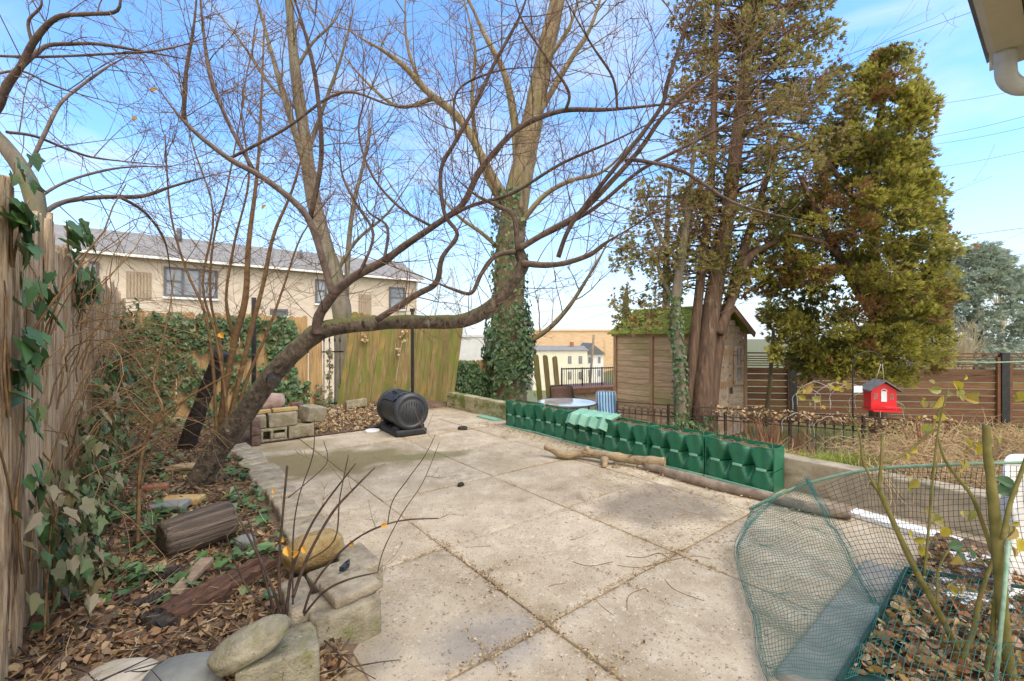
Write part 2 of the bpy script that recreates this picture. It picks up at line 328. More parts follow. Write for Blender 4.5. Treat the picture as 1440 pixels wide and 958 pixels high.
m_cedar = mat('cedar_spray', 0, 0, 4, pal=[(.23, .22, .07), (.35, .31, .11), (.19, .20, .05), (.42, .35, .14), (.27, .20, .09)], rough=.65, bump=0, trans=.42)
m_spruce = mat('spruce_spray', 0, 0, 4, pal=[(.27, .34, .26), (.36, .42, .32), (.31, .37, .30), (.42, .46, .36)], rough=.7, bump=0, trans=.2)
m_haybush = mat('pale_bush', 0, 0, 4, pal=[(.34, .28, .17), (.44, .38, .26)], bump=0)
m_stucco = mat('cream_siding', (.46, .39, .31), (.56, .48, .39), 2, (1, 1, 3), bump=.1, rough=.8)
m_roof = mat('grey_shingle', (.15, .145, .14), (.235, .225, .22), 3, (1, 1, 6), bump=.3, isl=.1)
m_frame = mat('grey_frame', (.09, .09, .10), (.14, .14, .15), 6, bump=0)
m_glass = mat('window_glass', (.10, .125, .155), (.30, .34, .38), .7, rough=.15, bump=0, spec=.6)
m_slatwood = mat('slat_wood', (.26, .20, .14), (.38, .30, .22), 4, (8, 8, 1), bump=.3)
m_tan = mat('tan_brick', (.50, .35, .21), (.60, .44, .28), 1, (1, 1, 3), bump=.1)
m_cream = mat('cream_wall', (.62, .60, .48), (.70, .68, .57), 1, bump=.1)
m_palewall = mat('pale_wall', (.66, .66, .64), (.74, .74, .72), 1, bump=.1)
m_greywall = mat('grey_wall', (.46, .47, .48), (.54, .55, .56), 1, bump=.1)
m_steel = mat('steel', (.34, .35, .36), (.44, .45, .46), 6, rough=.5, metallic=.3, bump=0)
m_red = mat('red_plastic', (.58, .012, .02), (.68, .022, .03), 6, rough=.35, bump=0, spec=.5)
m_slate = mat('slate_roof', (.09, .095, .105), (.16, .165, .17), 12, bump=.2)
m_wicker = mat('brown_mesh', (.10, .06, .045), (.16, .10, .075), 60, bump=.3)
m_tglass = mat('table_glass', (.30, .27, .22), (.62, .62, .60), 2.2, rough=.08, bump=0, spec=.7)
m_tagm = mat('pale_tag', (.55, .68, .72), (.70, .76, .78), 30, bump=0)
m_gutter = mat('taupe_gutter', (.42, .37, .285), (.50, .45, .35), 4, rough=.5, bump=.1, stains=[((.20, .175, .13), 3, .55, .72, (1, 1, 1))])
m_spout = mat('spout_metal', (.34, .33, .31), (.46, .45, .43), 6, rough=.4, bump=.05, stains=[((.24, .22, .19), 9, .58, .72, (1, 1, 1))])
m_soffit = mat('soffit_wood', (.26, .19, .13), (.40, .31, .22), 5, (1, 1, 1), bump=.3, isl=.3)
m_wire = mat('cable', (.02, .02, .022), (.05, .05, .05), 3, bump=0)
m_hoop = mat('white_wire', (.34, .30, .26), (.50, .46, .41), 20, bump=0)
m_blueA = mat('striped_cloth', (.10, .26, .55), (.45, .62, .78), 1, bump=0)
def stripes(m):
    t = m.node_tree; p = [n for n in t.nodes if n.type == 'BSDF_PRINCIPLED'][0]
    tcn = t.nodes.new('ShaderNodeTexCoord'); wv = t.nodes.new('ShaderNodeTexWave'); wv.inputs['Scale'].default_value = 5.5; wv.inputs['Distortion'].default_value = 1
    wv.bands_direction = 'X'
    cr = t.nodes.new('ShaderNodeValToRGB'); e = cr.color_ramp.elements
    e[0].color = (.06, .20, .48, 1); e[0].position = .2; e[1].color = (.55, .70, .80, 1); e[1].position = .8
    k = e.new(.5); k.color = (.16, .42, .62, 1)
    t.links.new(tcn.outputs['Object'], wv.inputs['Vector']); t.links.new(wv.outputs['Fac'], cr.inputs[0]); t.links.new(cr.outputs[0], p.inputs['Base Color'])
stripes(m_blueA)
# ------------------------------------------------------------------ setting: terrain, patio, beds
def terrain_z(x, y):
    d = max(0, y - 13) if x < 12 else max(0, y - 20)
    return -.55 - min(5.0, d * .12) if x < 16 else -.55 - min(5.0, d * .12) * max(0, 1 - (x - 16) / 20)
mb = MB()
xs = [-400, -150, -60, -40, -30, -22, -16, -12, -8, -4, 0, 4, 8, 12, 16, 20, 26, 40, 70, 150, 400]
ys = [-60, -20, -6, 0, 3, 6, 9, 11, 13, 16, 20, 25, 32, 40, 50, 60, 80, 120, 250, 600]
for yv in ys:
    for xv in xs: mb.v.append(Vector((xv, yv, terrain_z(xv, yv))))
for j in range(len(ys) - 1):
    for i in range(len(xs) - 1):
        q = j * len(xs) + i; mb.f.append((q, q + 1, q + 1 + len(xs), q + len(xs))); mb.sm.append(True)
structure(mb.build('ground', m_ground, origin=(0, 0, 0)))

# raised terrace body, then the cast slabs with open joints
mb = MB(); mb.ybox(-.9, 9.6, -.9, 4.86, -.7, -.008)
structure(mb.build('terrace_base', m_joint, origin=(0, 0, 0)))
mb = MB()
al = [-.9, -.42, .60, 1.69, 2.76, 3.88, 5.0, 6.1, 7.25]; bl = [.90, 1.57, 2.79, 3.98, 4.86]
for i in range(len(al) - 1):
    for j in range(len(bl) - 1):
        g = .0055; b0_ = bl[j] if j else (.25 if i < 3 else .70 if i == 3 else .9)
        c = Y((al[i] + al[i + 1]) / 2, (b0_ + bl[j + 1]) / 2, -.02 + R.uniform(-.004, .004))
        M4 = Matrix.Translation(c) @ Matrix.Rotation(YAW + R.uniform(-.003, .003), 4, 'Z') @ Matrix.Rotation(R.uniform(-.004, .004), 4, 'X')
        mb.rbox(M4, (bl[j + 1] - b0_ - g * 2, al[i + 1] - al[i] - g * 2, .045), .006, 14, .0022, 6, i * 5 + j)
mb.rbox(Matrix.Translation(Y(7.75, 4.1, -.025)) @ Matrix.Rotation(YAW, 4, 'Z'), (1.5, .95, .04), .006, 8, .002, 5, 88)
structure(mb.build('patio', m_patio, origin=(0, 0, 0)))

def sheet(fn, nu, nv):
    m = MB()
    for j in range(nv + 1):
        for i in range(nu + 1): m.v.append(fn(i / nu, j / nv))
    for j in range(nv):
        for i in range(nu):
            q = j * (nu + 1) + i; m.f.append((q, q + 1, q + 2 + nu, q + 1 + nu)); m.sm.append(True)
    return m
def bed_z(a, b):
    n = mnoise.noise(Vector((a * 2.1, b * 2.1, 1))) * .03 + mnoise.noise(Vector((a * 7, b * 7, 4))) * .015
    return .07 + n + max(0, .45 - b) * .06 - max(0, b - .62) * .42 - max(0, 2.16 - a) * .75
structure(sheet(lambda u, v: Y(lerp(1.95, 9.36, v), lerp(-.5, .92, u), bed_z(lerp(1.95, 9.36, v), lerp(-.5, .92, u))), 24, 130).build('bed_soil', m_soil, origin=(0, 0, 0)))
def rear_z(a, b): return .02 + .05 * max(0, mnoise.noise(Vector((a * 2.3, b * 2.3, 9)))) + max(0, a - 7.4) * .03
structure(sheet(lambda u, v: Y(lerp(7.05, 9.36, v), lerp(.85, 4.84, u), rear_z(lerp(7.05, 9.36, v), lerp(.85, 4.84, u)) if not (lerp(.85, 4.84, u) > 3.3 and v < .6) else -.03), 60, 36).build('rear_soil', m_soil, origin=(0, 0, 0)))
def mound_z(u, v): return lerp(.16, -.42, u ** 1.5) + .05 * mnoise.noise(Vector((u * 4, v * 14, 2)))
FN0, FN1 = at(868, 565, 8.2), at(1470, 602, 5.55)           # line of the low iron fence
def mound_p(u, v):
    p = lerp(Y(6.3, 5.02), Y(-1.2, 5.02), v); f0 = lerp(FN0, FN1, -.1 + 1.15 * v)
    q = lerp(p, Vector((f0.x, f0.y, 0)), u); q.z = mound_z(u, v); return q
structure(sheet(mound_p, 20, 60).build('raised_border_soil', m_soil, origin=(0, 0, 0)))
structure(sheet(lambda u, v: Y(lerp(-.9, .62, v), lerp(2.35, 4.6, u), .035 + .02 * mnoise.noise(Vector((u * 9, v * 7, 3)))), 26, 18).build('rose_bed_soil', m_soil, origin=(0, 0, 0)))

# retaining wall along the right side, cast concrete near, mossy timber at the far end
def wallblock(a0, a1, m, name, label):
    b_ = MB(); b_.rbox(Matrix.Translation(Y((a0 + a1) / 2, 4.95, -.17)) @ Matrix.Rotation(YAW, 4, 'Z'), (.19, a1 - a0, .96), .012, 30, .006, 3, a0)
    return tag(b_.build(name, m), label, 'wall')
wallblock(-1.2, 5.985, m_wall, 'retaining_wall', 'low grey concrete retaining wall behind the green planters, running out to the right')
wallblock(5.99, 8.45, m_mosswall, 'mossy_wall', 'low mossy timber wall beyond the far end of the green planters')

# ------------------------------------------------------------------ leaf shapes
IVY = [((0, 0), (.34, -.16), (.52, .16), (.30, .30), (.40, .62), (.14, .62), (0, 1.0)), ]
def leaf(mb, p, nrm, up, s, fold=.25, shape='ivy'):
    n = nrm.normalized(); u = (up - n * up.dot(n))
    if u.length < 1e-4: u = n.orthogonal()
    u.normalize(); r = u.cross(n)
    if shape == 'ivy': pr = ((0, 0.02), (.26, -.16), (.44, -.06), (.40, .12), (.56, .38), (.32, .44), (.20, .66), (0, .92))
    elif shape == 'rose': pr = ((0, 0), (.26, .18), (.36, .5), (.22, .82), (0, 1.0))
    else: pr = ((0, 0), (.22, .25), (.2, .65), (0, 1.0))
    for sg in (1, -1):
        vs = [p + (r * (sg * x) + u * (y - .3)) * s + n * (abs(x) * fold * s - (y - .4) ** 2 * fold * .8 * s) for x, y in pr]
        if sg < 0: vs = vs[::-1]
        o = len(mb.v)
        if sg > 0:
            i0 = o; mb.v += vs; mb.f.append(tuple(range(o, o + len(vs)))); mb.sm.append(False)
        else:                              # share the midrib so one leaf stays one island
            ids = {0: i0, len(pr) - 1: i0 + len(pr) - 1}
            idx = []
            for k in range(len(pr) - 1, -1, -1):
                if k in ids: idx.append(ids[k])
                else: idx.append(len(mb.v)); mb.v.append(vs[len(pr) - 1 - k])
            mb.f.append(tuple(idx)); mb.sm.append(False)
def rv(s=1): return Vector((R.uniform(-s, s), R.uniform(-s, s), R.uniform(-s, s)))
def strand(mb, p, d, L, r, n=4, curl=.3, sides=3, grav=0):
    pts = [p.copy()]; d = d.normalized()
    for i in range(n):
        d = (d + rv(curl) + Vector((0, 0, -grav))).normalized(); pts.append(pts[-1] + d * L / n)
    mb.tube(pts, [r * (1 - .6 * i / n) for i in range(n + 1)], sides, False); return pts

# ------------------------------------------------------------------ fences
def picket(mb, p, wx, h, th, lean, jag, cols=5, rows=10, amp=.006, seed=0, dog=0, nrm=UB):
    """board standing at p, wx = vector across its width, nrm = towards the viewer side"""
    Wd = wx.length; ux = wx / Wd
    vs = []
    tops = [h + (R.uniform(-jag, jag) if jag else 0) - (dog * max(0, abs(i / cols - .5) * 2 - .45) if dog else 0) for i in range(cols + 1)]
    for sd in (1, 0):
        for j in range(rows + 1):
            for i in range(cols + 1):
                x = i / cols * Wd; z = tops[i] * j / rows
                dn = amp * mnoise.noise(Vector((x * 40 + seed * 5, z * 1.6, seed))) + amp * .8 * mnoise.noise(Vector((x * 90 + seed * 3, z * 3, 8)))
                ex = 0
                if i in (0, cols) : ex = .010 * mnoise.noise(Vector((seed * 3 + i, z * 3, 1))) - .002
                vs.append(p + ux * (x + ex) + UZ * z + lean * z + nrm * (dn + (th if sd else 0)))
    fs = []; K = (cols + 1) * (rows + 1)
    def id_(sd, j, i): return sd * K + j * (cols + 1) + i
    for j in range(rows):
        for i in range(cols):
            fs.append((id_(0, j, i), id_(0, j, i + 1), id_(0, j + 1, i + 1), id_(0, j + 1, i)))
            fs.append((id_(1, j, i + 1), id_(1, j, i), id_(1, j + 1, i), id_(1, j + 1, i + 1)))
        fs.append((id_(1, j, 0), id_(0, j, 0), id_(0, j + 1, 0), id_(1, j + 1, 0)))
        fs.append((id_(0, j, cols), id_(1, j, cols), id_(1, j + 1, cols), id_(0, j + 1, cols)))
    for i in range(cols):
        fs.append((id_(0, rows, i), id_(0, rows, i + 1), id_(1, rows, i + 1), id_(1, rows, i)))
    mb.add(vs, fs, False)

# near left fence, old shaggy pickets in two panels with a dark gap at a leaning post
for (a0, a1, hh, nm, lb) in ((1.6, 3.60, 2.10, 'picket_fence', 'tall shaggy weathered picket fence, the nearest panel at the left edge with big ivy leaves'),
                             (3.72, 9.3, 2.08, 'picket_fence', 'tall weathered picket fence panel beyond the dark gap, with vines hanging down it')):
    t = thing(nm, lb, 'fence', Y(a0, -.52, -.1), 'weathered fence panels on the left')
    mb = MB(); a = a0; k = 0
    while a < a1 - .05:
        wd = min(R.uniform(.085, .15), a1 - a)
        h = hh + .12 + R.uniform(-.10, .05) + (.05 if a > 7 else 0)
        picket(mb, Y(a, -.53 + R.uniform(-.012, .012), -.1), UA * (wd - .006), h, .022, UB * R.uniform(-.012, .012), .035 if a < 5 else .02, 8 if a < 5 else 4, 26 if a < 5 else 12, .011 if a < 5 else .006, k + a0 * 10)
        a += wd; k += 1
    mb.build('pickets', m_wleft, t)
    for z in (.5, 1.25, 1.9): mb = MB(); mb.ybox(a0, a1, -.62, -.56, z, z + .08); mb.build('rail', m_wshedpost, t)
mb = MB(); mb.box(Y(3.605, -.57, -.1), UA * .10, UB * .035, UZ * 1.95 + UA * .02)
t = thing('fence_post', 'dark split post with white tape in the gap between the weathered fence panels', 'post', Y(3.65, -.55, -.1))
mb.build('post', m_char, t)
mb = MB()
for i in range(14):
    z = 1.05 + i * .05; mb.box(Y(3.635 + R.uniform(-.006, .006), -.532, z), UA * .022, UB * .004, UZ * .042 + UA * .004)
mb.build('tape', m_white, t)

def back_pickets(name, label, a, b0, b1, htop, lean, m, group, dog=.06, jag=0.0, z0=-.05, wd0=.135, hfun=None):
    t = thing(name, label, 'fence', Y(a, (b0 + b1) / 2, z0), group)
    mb = MB(); b = b0; k = 0
    while b < b1 - .04:
        wd = min(wd0 + R.uniform(-.012, .012), b1 - b)
        h = (hfun((b - b0) / (b1 - b0)) if hfun else htop) - z0 + R.uniform(-.025, .025)
        picket(mb, Y(a + R.uniform(-.01, .01), b, z0), UB * (wd - .002), h, .02, lean + UB * R.uniform(-.002, .002), jag, 4, 10, .003, k + b0, dog, -UA)
        b += wd; k += 1
    mb.build('pickets', m, t)
    for z in (.45, 1.5):
        if z < htop: mb = MB(); mb.ybox(a + .03, a + .07, b0 + lean.dot(UB) * z, b1 + lean.dot(UB) * z, z, z + .08); mb.build('rail', m, t)
    return t
back_pickets('ivy_fence', 'tan picket fence across the rear left corner, mostly hidden under ivy', 9.40, -.5, 2.24, 1.93, Vector((0, 0, 0)), m_wback, None)
back_pickets('fence_plank_pair', 'two tan planks standing loose beside the gap in the rear fence', 9.33, 2.27, 2.52, 1.75, UB * -.02, m_wback, None, wd0=.125)
back_pickets('leaning_fence', 'leaning green and tan picket fence behind the black compost drum', 9.38, 2.78, 5.56, 1.9, UB * .16, m_wgreen, None, dog=.05, hfun=lambda u: lerp(2.03, 1.74, u ** 1.1))
back_pickets('low_fence', 'low ivy-covered picket fence right of the big mossy tree', 10.1, 5.75, 8.0, .95, Vector((0, 0, 0)), m_wback, None, z0=-.6, hfun=lambda u: lerp(.9, .85, u))
t = thing('leaning_planks', 'mossy tan planks leaning between two ivy patches on the low fence', 'fence', Y(10.0, 7.2, -.6))
mb = MB()
for i in range(3): picket(mb, at(758 + i * 13, 585, 11.2 + i * .1), UB * .16, 1.55, .025, UB * -.11 + UA * .02, .02, 4, 8, .003, 60 + i, .05, -UA)
mb.build('planks', m_wgreen, t)
def ironpost(name, label, p, h, wd=.05, cap=False):
    mb = MB(); mb.box(p + Vector((-wd / 2, -wd / 2, 0)), Vector((wd, 0, 0)), Vector((0, wd, 0)), UZ * h)
    if cap: mb.box(p + Vector((-wd * .8, -wd * .8, h)), Vector((wd * 1.6, 0, 0)), Vector((0, wd * 1.6, 0)), UZ * .06)
    return tag(mb.build(name, m_black), label, 'post')
p = at(580, 575, 8.95); ironpost('steel_post', 'black square steel post standing right behind the compost drum', Vector((p.x, p.y, -.05)), 2.08, .055, True)
p = at(357, 560, 7.7); ironpost('steel_post', 'black square steel post in front of the ivy, behind the leaning tree', Vector((p.x, p.y, -.05)), 2.25, .055)
# iron railing glimpsed through the gap in the rear fence
t = thing('iron_railing', 'black iron railing seen through the gap in the rear fence', 'railing', Y(9.7, 2.6, -.5))
mb = MB()
for i in range(9):
    p = Y(9.75, 2.1 + i * .11, -.5); mb.tube([p, p + UZ * 1.9], .01, 5); mb.tube([p + UZ * 1.9, p + UZ * 1.95, p + UZ * 2.05], [.01, .022, .001], 5)
mb.bar(Y(9.75, 2.05, 1.2), Y(9.75, 3.05, 1.2), .03); mb.bar(Y(9.75, 2.05, .1), Y(9.75, 3.05, .1), .03)
mb.build('railing_bars', m_black, t)

# ------------------------------------------------------------------ far buildings
hb = Vector((-19.03, 20.0, 0))
def H(t, d, z): return hb + UB * t + UA * d + UZ * z
house = thing('apartment_house', 'long cream two-storey house with grey shingle roof beyond the ivy fence', 'house', H(6, 3, -4))
mb = MB(); mb.box(H(-10, .25, -5), UB * 26.2, UA * 7, UZ * 10.4); mb.build('wall', m_stucco, house)
mb = MB()
mb.add([H(-10.3, -.1, 5.32), H(16.55, -.1, 5.32), H(16.55, 3.7, 6.95), H(-10.3, 3.7, 6.95), H(-10.3, 7.6, 5.3), H(16.55, 7.6, 5.3),
        H(-10.3, -.1, 5.5), H(16.55, -.1, 5.5), H(16.55, 3.7, 7.13), H(-10.3, 3.7, 7.13), H(-10.3, 7.6, 5.5), H(16.55, 7.6, 5.5)],
       [(6, 7, 8, 9), (9, 8, 11, 10), (0, 3, 2, 1), (3, 4, 5, 2), (0, 1, 7, 6), (1, 2, 8, 7), (2, 5, 11, 8), (5, 4, 10, 11), (4, 3, 9, 10), (3, 0, 6, 9)])
rf = mb.build('roof', m_roof, house)
mb = MB(); mb.tube([H(3.2, 3.0, 6.6), H(3.2, 3.0, 7.55)], .12, 8); mb.build('vent_pipe', m_frame, rf)
mb = MB(); mb.tube([H(9.2, 2.0, 6.2), H(9.2, 2.0, 6.9)], .08, 8); mb.build('vent_pipe', m_frame, rf)
mb = MB(); mb.bar(H(-10.2, -.16, 5.36), H(16.5, -.16, 5.36), .12); mb.build('gutter', m_palewall, house)
mb = MB(); mb.bar(H(16.1, .17, 5.3), H(16.1, .17, -4), .1); mb.build('downspout', m_palewall, house)
def hwin(t0, t1, z0, z1, panes):
    f = MB(); w_ = .11
    for (u0, u1, v0, v1) in ((t0, t1, z0, z0 + w_), (t0, t1, z1 - w_, z1)): f.box(H(u0, .16, v0), UB * (u1 - u0), UA * .1, UZ * (v1 - v0))
    for i in range(panes + 1):
        u = lerp(t0, t1 - w_, i / panes); f.box(H(u, .165, z0 + w_), UB * w_, UA * .1, UZ * (z1 - z0 - 2 * w_))
    for i in range(panes):
        if i != 1 or panes == 1: f.box(H(lerp(t0, t1 - w_, i / panes) + w_, .18, (z0 + z1) / 2), UB * ((t1 - t0 - w_) / panes - w_), UA * .06, UZ * .08)
    fo = f.build('window', m_frame, house)
    g = MB(); g.box(H(t0 + .05, .22, z0 + .05), UB * (t1 - t0 - .1), UA * .025, UZ * (z1 - z0 - .1)); g.build('pane', m_glass, fo)
    g = MB(); g.box(H(t0 - .05, .1, z0 - .12), UB * (t1 - t0 + .1), UA * .15, UZ * .1); g.build('sill', m_palewall, fo)
hwin(2.53, 4.75, 3.55, 5.02, 3); hwin(9.58, 10.75, 3.55, 4.98, 2); hwin(14.15, 15.25, 3.4, 4.85, 1); hwin(7.2, 8.1, 2.75, 3.12, 1)
hwin(-1.6, .2, 3.6, 5.0, 2)
for (t0, t1, z0, z1) in ((1.2, 2.05, 3.4, 4.6), (12.2, 12.95, 2.6, 4.2)):
    v_ = MB()
    n_ = int((t1 - t0) / .12)
    for i in range(n_): v_.box(H(t0 + i * .12, .2, z0), UB * .085, UA * .05, UZ * (z1 - z0))
    v_.box(H(t0 - .06, .23, z0 - .06), UB * (t1 - t0 + .08), UA * .02, UZ * (z1 - z0 + .12))
    v_.build('slatted_shutter', m_slatwood, house)

def simple_block(name, label, x0, x1, D, ytop, depth, m, roofm=None, zb=-6):
    ztop = EYE - (ytop - HOR) * D / F; X0 = (x0 - 720) * D / F; X1 = (x1 - 720) * D / F
    t = thing(name, label, 'building', (X0, D, zb))
    b_ = MB(); b_.box(Vector((X0, D, zb)), Vector((X1 - X0, 0, 0)), Vector((0, depth, 0)), UZ * (ztop - zb)); b_.build('wall', m, t)
    b_ = MB(); b_.box(Vector((X0 - .15, D - .15, ztop)), Vector((X1 - X0 + .3, 0, 0)), Vector((0, depth + .3, 0)), UZ * .35); b_.build('parapet', roofm or m, t)
    return t
tb = simple_block('brick_warehouse', 'large flat tan brick building far behind the cream house', 742, 884, 85, 466, 20, m_tan)
for i in range(9):
    b_ = MB(); b_.box(at(850 + i * 4, 478, 84.9), Vector((.2, 0, 0)), Vector((0, .12, 0)), UZ * -.01 + UZ * -3); 
    if i == 0: b_.build('pilaster', m_tan, tb)
simple_block('grey_warehouse', 'plain grey building edge seen between the leaning fence and the mossy tree', 640, 706, 70, 474, 12, m_greywall)
hD = 58
def hp(x, y, d=0): 
    p = at(x, y, hD); p.y += d; return p
wt = thing('cream_rowhouse', 'small cream two-storey house far behind the patio table', 'house', hp(795, 560))
b_ = MB(); p0 = hp(749, 493); p1 = hp(826, 493); b_.box(Vector((p0.x, p0.y, -7)), Vector((p1.x - p0.x, 0, 0)), Vector((0, 8, 0)), UZ * (p0.z + 7)); b_.build('wall', m_cream, wt)
b_ = MB(); zz = p0.z + .002
b_.add([Vector((p0.x - .2, p0.y - .2, zz)), Vector((p1.x + .2, p0.y - .2, zz)), Vector((p1.x + .2, p0.y + 4, zz + .55)), Vector((p0.x - .2, p0.y + 4, zz + .55)), Vector((p1.x + .2, p0.y + 8.2, zz)), Vector((p0.x - .2, p0.y + 8.2, zz))],
       [(0, 1, 2, 3), (3, 2, 4, 5), (0, 5, 4, 1), (1, 4, 2), (0, 3, 5)]); rfw = b_.build('roof', m_roof, wt)
b_ = MB(); q = hp(806, 492, 3); b_.box(q + Vector((0, 0, -1)), Vector((.5, 0, 0)), Vector((0, .5, 0)), UZ * 2.0); b_.build('chimney', m_brickr, rfw)
for (x, y) in ((799, 501), (814, 501), (799, 523), (814, 523)):
    b_ = MB(); q = hp(x, y, -.06); b_.box(q, Vector((.42, 0, 0)), Vector((0, .1, 0)), UZ * -.95); f_ = b_.build('window', m_frame, wt)
    b_ = MB(); b_.box(q + Vector((.06, -.02, -.06)), Vector((.3, 0, 0)), Vector((0, .03, 0)), UZ * -.83); b_.build('pane', m_glass, f_)
wt2 = thing('white_gabled_house', 'white house with a dark grey gable roof behind the leaning pole', 'house', hp(838, 560, 2))
b_ = MB(); p0 = hp(827, 499, 2); p1 = hp(853, 499, 2); b_.box(Vector((p0.x, p0.y, -7)), Vector((p1.x - p0.x, 0, 0)), Vector((0, 8, 0)), UZ * (p0.z + 7)); b_.build('wall', m_palewall, wt2)
b_ = MB(); xm = lerp(p0.x, p1.x, .35)
b_.add([Vector((p0.x - .3, p0.y - .3, p0.z)), Vector((p1.x + .3, p0.y - .3, p0.z)), Vector((xm, p0.y - .3, p0.z + 1.5)), Vector((p0.x - .3, p0.y + 8, p0.z)), Vector((p1.x + .3, p0.y + 8, p0.z)), Vector((xm, p0.y + 8, p0.z + 1.5))],
       [(0, 1, 2), (3, 5, 4), (0, 2, 5, 3), (2, 1, 4, 5), (0, 3, 4, 1)]); b_.build('roof', m_slate, wt2)
for (x, y) in ((831, 503), (845, 503), (831, 522), (845, 522)):
    b_ = MB(); q = hp(x, y, 1.95); b_.box(q, Vector((.35, 0, 0)), Vector((0, .08, 0)), UZ * -.85); b_.build('window', m_glass, wt2)
b_ = MB(); b_.tube([at(828, 560, 40), at(835, 471, 40)], .11, 7); tag(b_.build('leaning_pole', m_pole), 'grey wooden pole leaning in front of the far white house', 'pole')
# iron railing on a brown deck beyond the table
t = thing('deck', 'narrow reddish wooden deck under the black railing beyond the table', 'deck', at(835, 552, 14))
b_ = MB(); q = at(797, 550, 14); b_.box(q + UZ * -.1, Vector((2.2, 1.0, 0)), Vector((-.5, 1.2, 0)), UZ * .16); b_.build('planking', m_wbrown, t)
b_ = MB(); b_.box(q + Vector((.1, .2, -1.2)), Vector((2.0, .9, 0)), Vector((-.3, .6, 0)), UZ * 1.1); b_.build('deck_base', m_wdoor, t)
t = thing('deck_railing', 'black picket railing standing on the deck beyond the table', 'railing', at(832, 550, 14.6))
b_ = MB()
q0, q1 = at(790, 519, 14.6), at(870, 517, 15.6)
b_.bar(q0, q1, .04); b_.bar(q0 - UZ * .68, q1 - UZ * .68, .04)
for i in range(27):
    q = lerp(q0, q1, i / 26); b_.tube([q - UZ * .8, q + UZ * .04], .010 if i % 9 else .03, 5)
b_.build('railing_bars', m_black, t)
# lattice pylon
t = thing('lattice_pylon', 'grey steel lattice pylon above the leaning fence', 'pylon', at(630, 470, 80))
b_ = MB(); cx = at(628, 470, 80)
def pyl(z, s, k): return Vector((cx.x + s * (1 if k in (1, 2) else -1), cx.y + s * (1 if k > 1 else -1), z))
lv = [(-5, 4.6), (1, 3.6), (5, 2.6), (9, 1.6), (14, .9)]
for (za, sa), (zb_, sb) in zip(lv, lv[1:]):
    for k in range(4):
        k2 = (k + 1) % 4
        b_.bar(pyl(za, sa, k), pyl(zb_, sb, k), .13); b_.bar(pyl(za, sa, k), pyl(zb_, sb, k2), .07); b_.bar(pyl(za, sa, k2), pyl(zb_, sb, k), .07); b_.bar(pyl(zb_, sb, k), pyl(zb_, sb, k2), .08)
b_.build('lattice', m_steel, t)

# ------------------------------------------------------------------ shed
S0 = Vector((3.57, 8.2, 0))
def S(a, b, z): return S0 + UA * a + UB * b + UZ * z
shed = thing('garden_shed', 'small weathered wooden shed with a mossy shingle roof behind the conifer trunks', 'shed', S(1, .8, -.5))
LA, LB, ZE, ZR, ZB = 2.05, 1.65, 1.62, 2.08, -.45
mb = MB(); n = 17; hh = (ZE - ZB) / n
for i in range(n):
    z = ZB + i * hh
    for (o, e, nrm) in ((S(0, 0, z), UA * LA, -UB),):
        mb.add([o + nrm * .018, o + e + nrm * .018, o + e + nrm * .004 + UZ * hh, o + nrm * .004 + UZ * hh, o - nrm * .02, o + e - nrm * .02, o + e - nrm * .02 + UZ * hh, o - nrm * .02 + UZ * hh],
               [(0, 3, 2, 1), (0, 1, 5, 4), (3, 7, 6, 2), (4, 5, 6, 7), (0, 4, 7, 3), (1, 2, 6, 5)])
mb.build('side_wall', m_wshed, shed)
mb = MB()
for i in range(n + 6):
    z = ZB + i * hh; half = LB / 2 if z + hh <= ZE else LB / 2 * max(.03, (ZR - z - hh) / (ZR - ZE))
    if z > ZR - hh: break
    c_ = LB / 2
    mb.box(S(.0, c_ - half, z), UB * half * 2, UA * -.02, UZ * (hh - .008) + UA * .012)
mb.box(S(.03, .0, ZB), UB * LB, UA * .02, UZ * (ZE - ZB))
mb.box(S(LA, .02, ZB), UB * (LB - .04), UA * -.02, UZ * (ZE - ZB)); mb.box(S(.05, LB, ZB), UA * (LA - .1), UB * -.02, UZ * (ZE - ZB))
mb.build('front_wall', m_wdoor, shed)
for a_ in (-.03, LA * .52, LA - .06): mb = MB(); mb.box(S(a_, -.05, ZB), UA * .075, UB * .03, UZ * (ZE - ZB - .09)); mb.build('corner_batten', m_wshedpost, shed)
for b_ in (-.02, LB - .08): mb = MB(); mb.box(S(-.05, b_, ZB), UB * .09, UA * .025, UZ * (ZE - ZB)); mb.build('corner_batten', m_wshedpost, shed)
mb = MB(); mb.box(S(-.08, -.06, ZE - .09), UA * (LA + .14), UB * .03, UZ * .09); mb.build('eave_board', m_wshedpost, shed)
for sg in (0, 1):
    rows = 8
    rt = MB()
    for i in range(rows):
        f0, f1 = i / rows, (i + 1) / rows
        def rp(a_, f):
            b_ = lerp(-.14, LB / 2, f) if sg == 0 else lerp(LB + .14, LB / 2, f)
            return S(a_, b_, lerp(ZE - .05, ZR + .03, f))
        x = -.16
        while x < LA + .12:
            wv = R.uniform(.10, .17); x2 = min(x + wv, LA + .12); lf = R.uniform(.025, .04)
            A, B, C_, D_ = rp(x, f0), rp(x2 - .006, f0), rp(x2 - .006, f1 + .02), rp(x, f1 + .02)
            up = UZ
            q = [A + up * lf, B + up * lf, C_ + up * .012, D_ + up * .012, A + up * .002, B + up * .002, C_, D_]
            rt.add(q, [(0, 1, 2, 3), (7, 6, 5, 4), (0, 4, 5, 1), (1, 5, 6, 2), (2, 6, 7, 3), (3, 7, 4, 0)])
            x = x2
    rt.build('roof_slope', m_moss, shed)
mb = MB(); mb.bar(S(-.15, LB / 2, ZR + .06), S(LA + .1, LB / 2, ZR + .06), .09, UZ, .04); mb.build('ridge_cap', m_moss, shed)
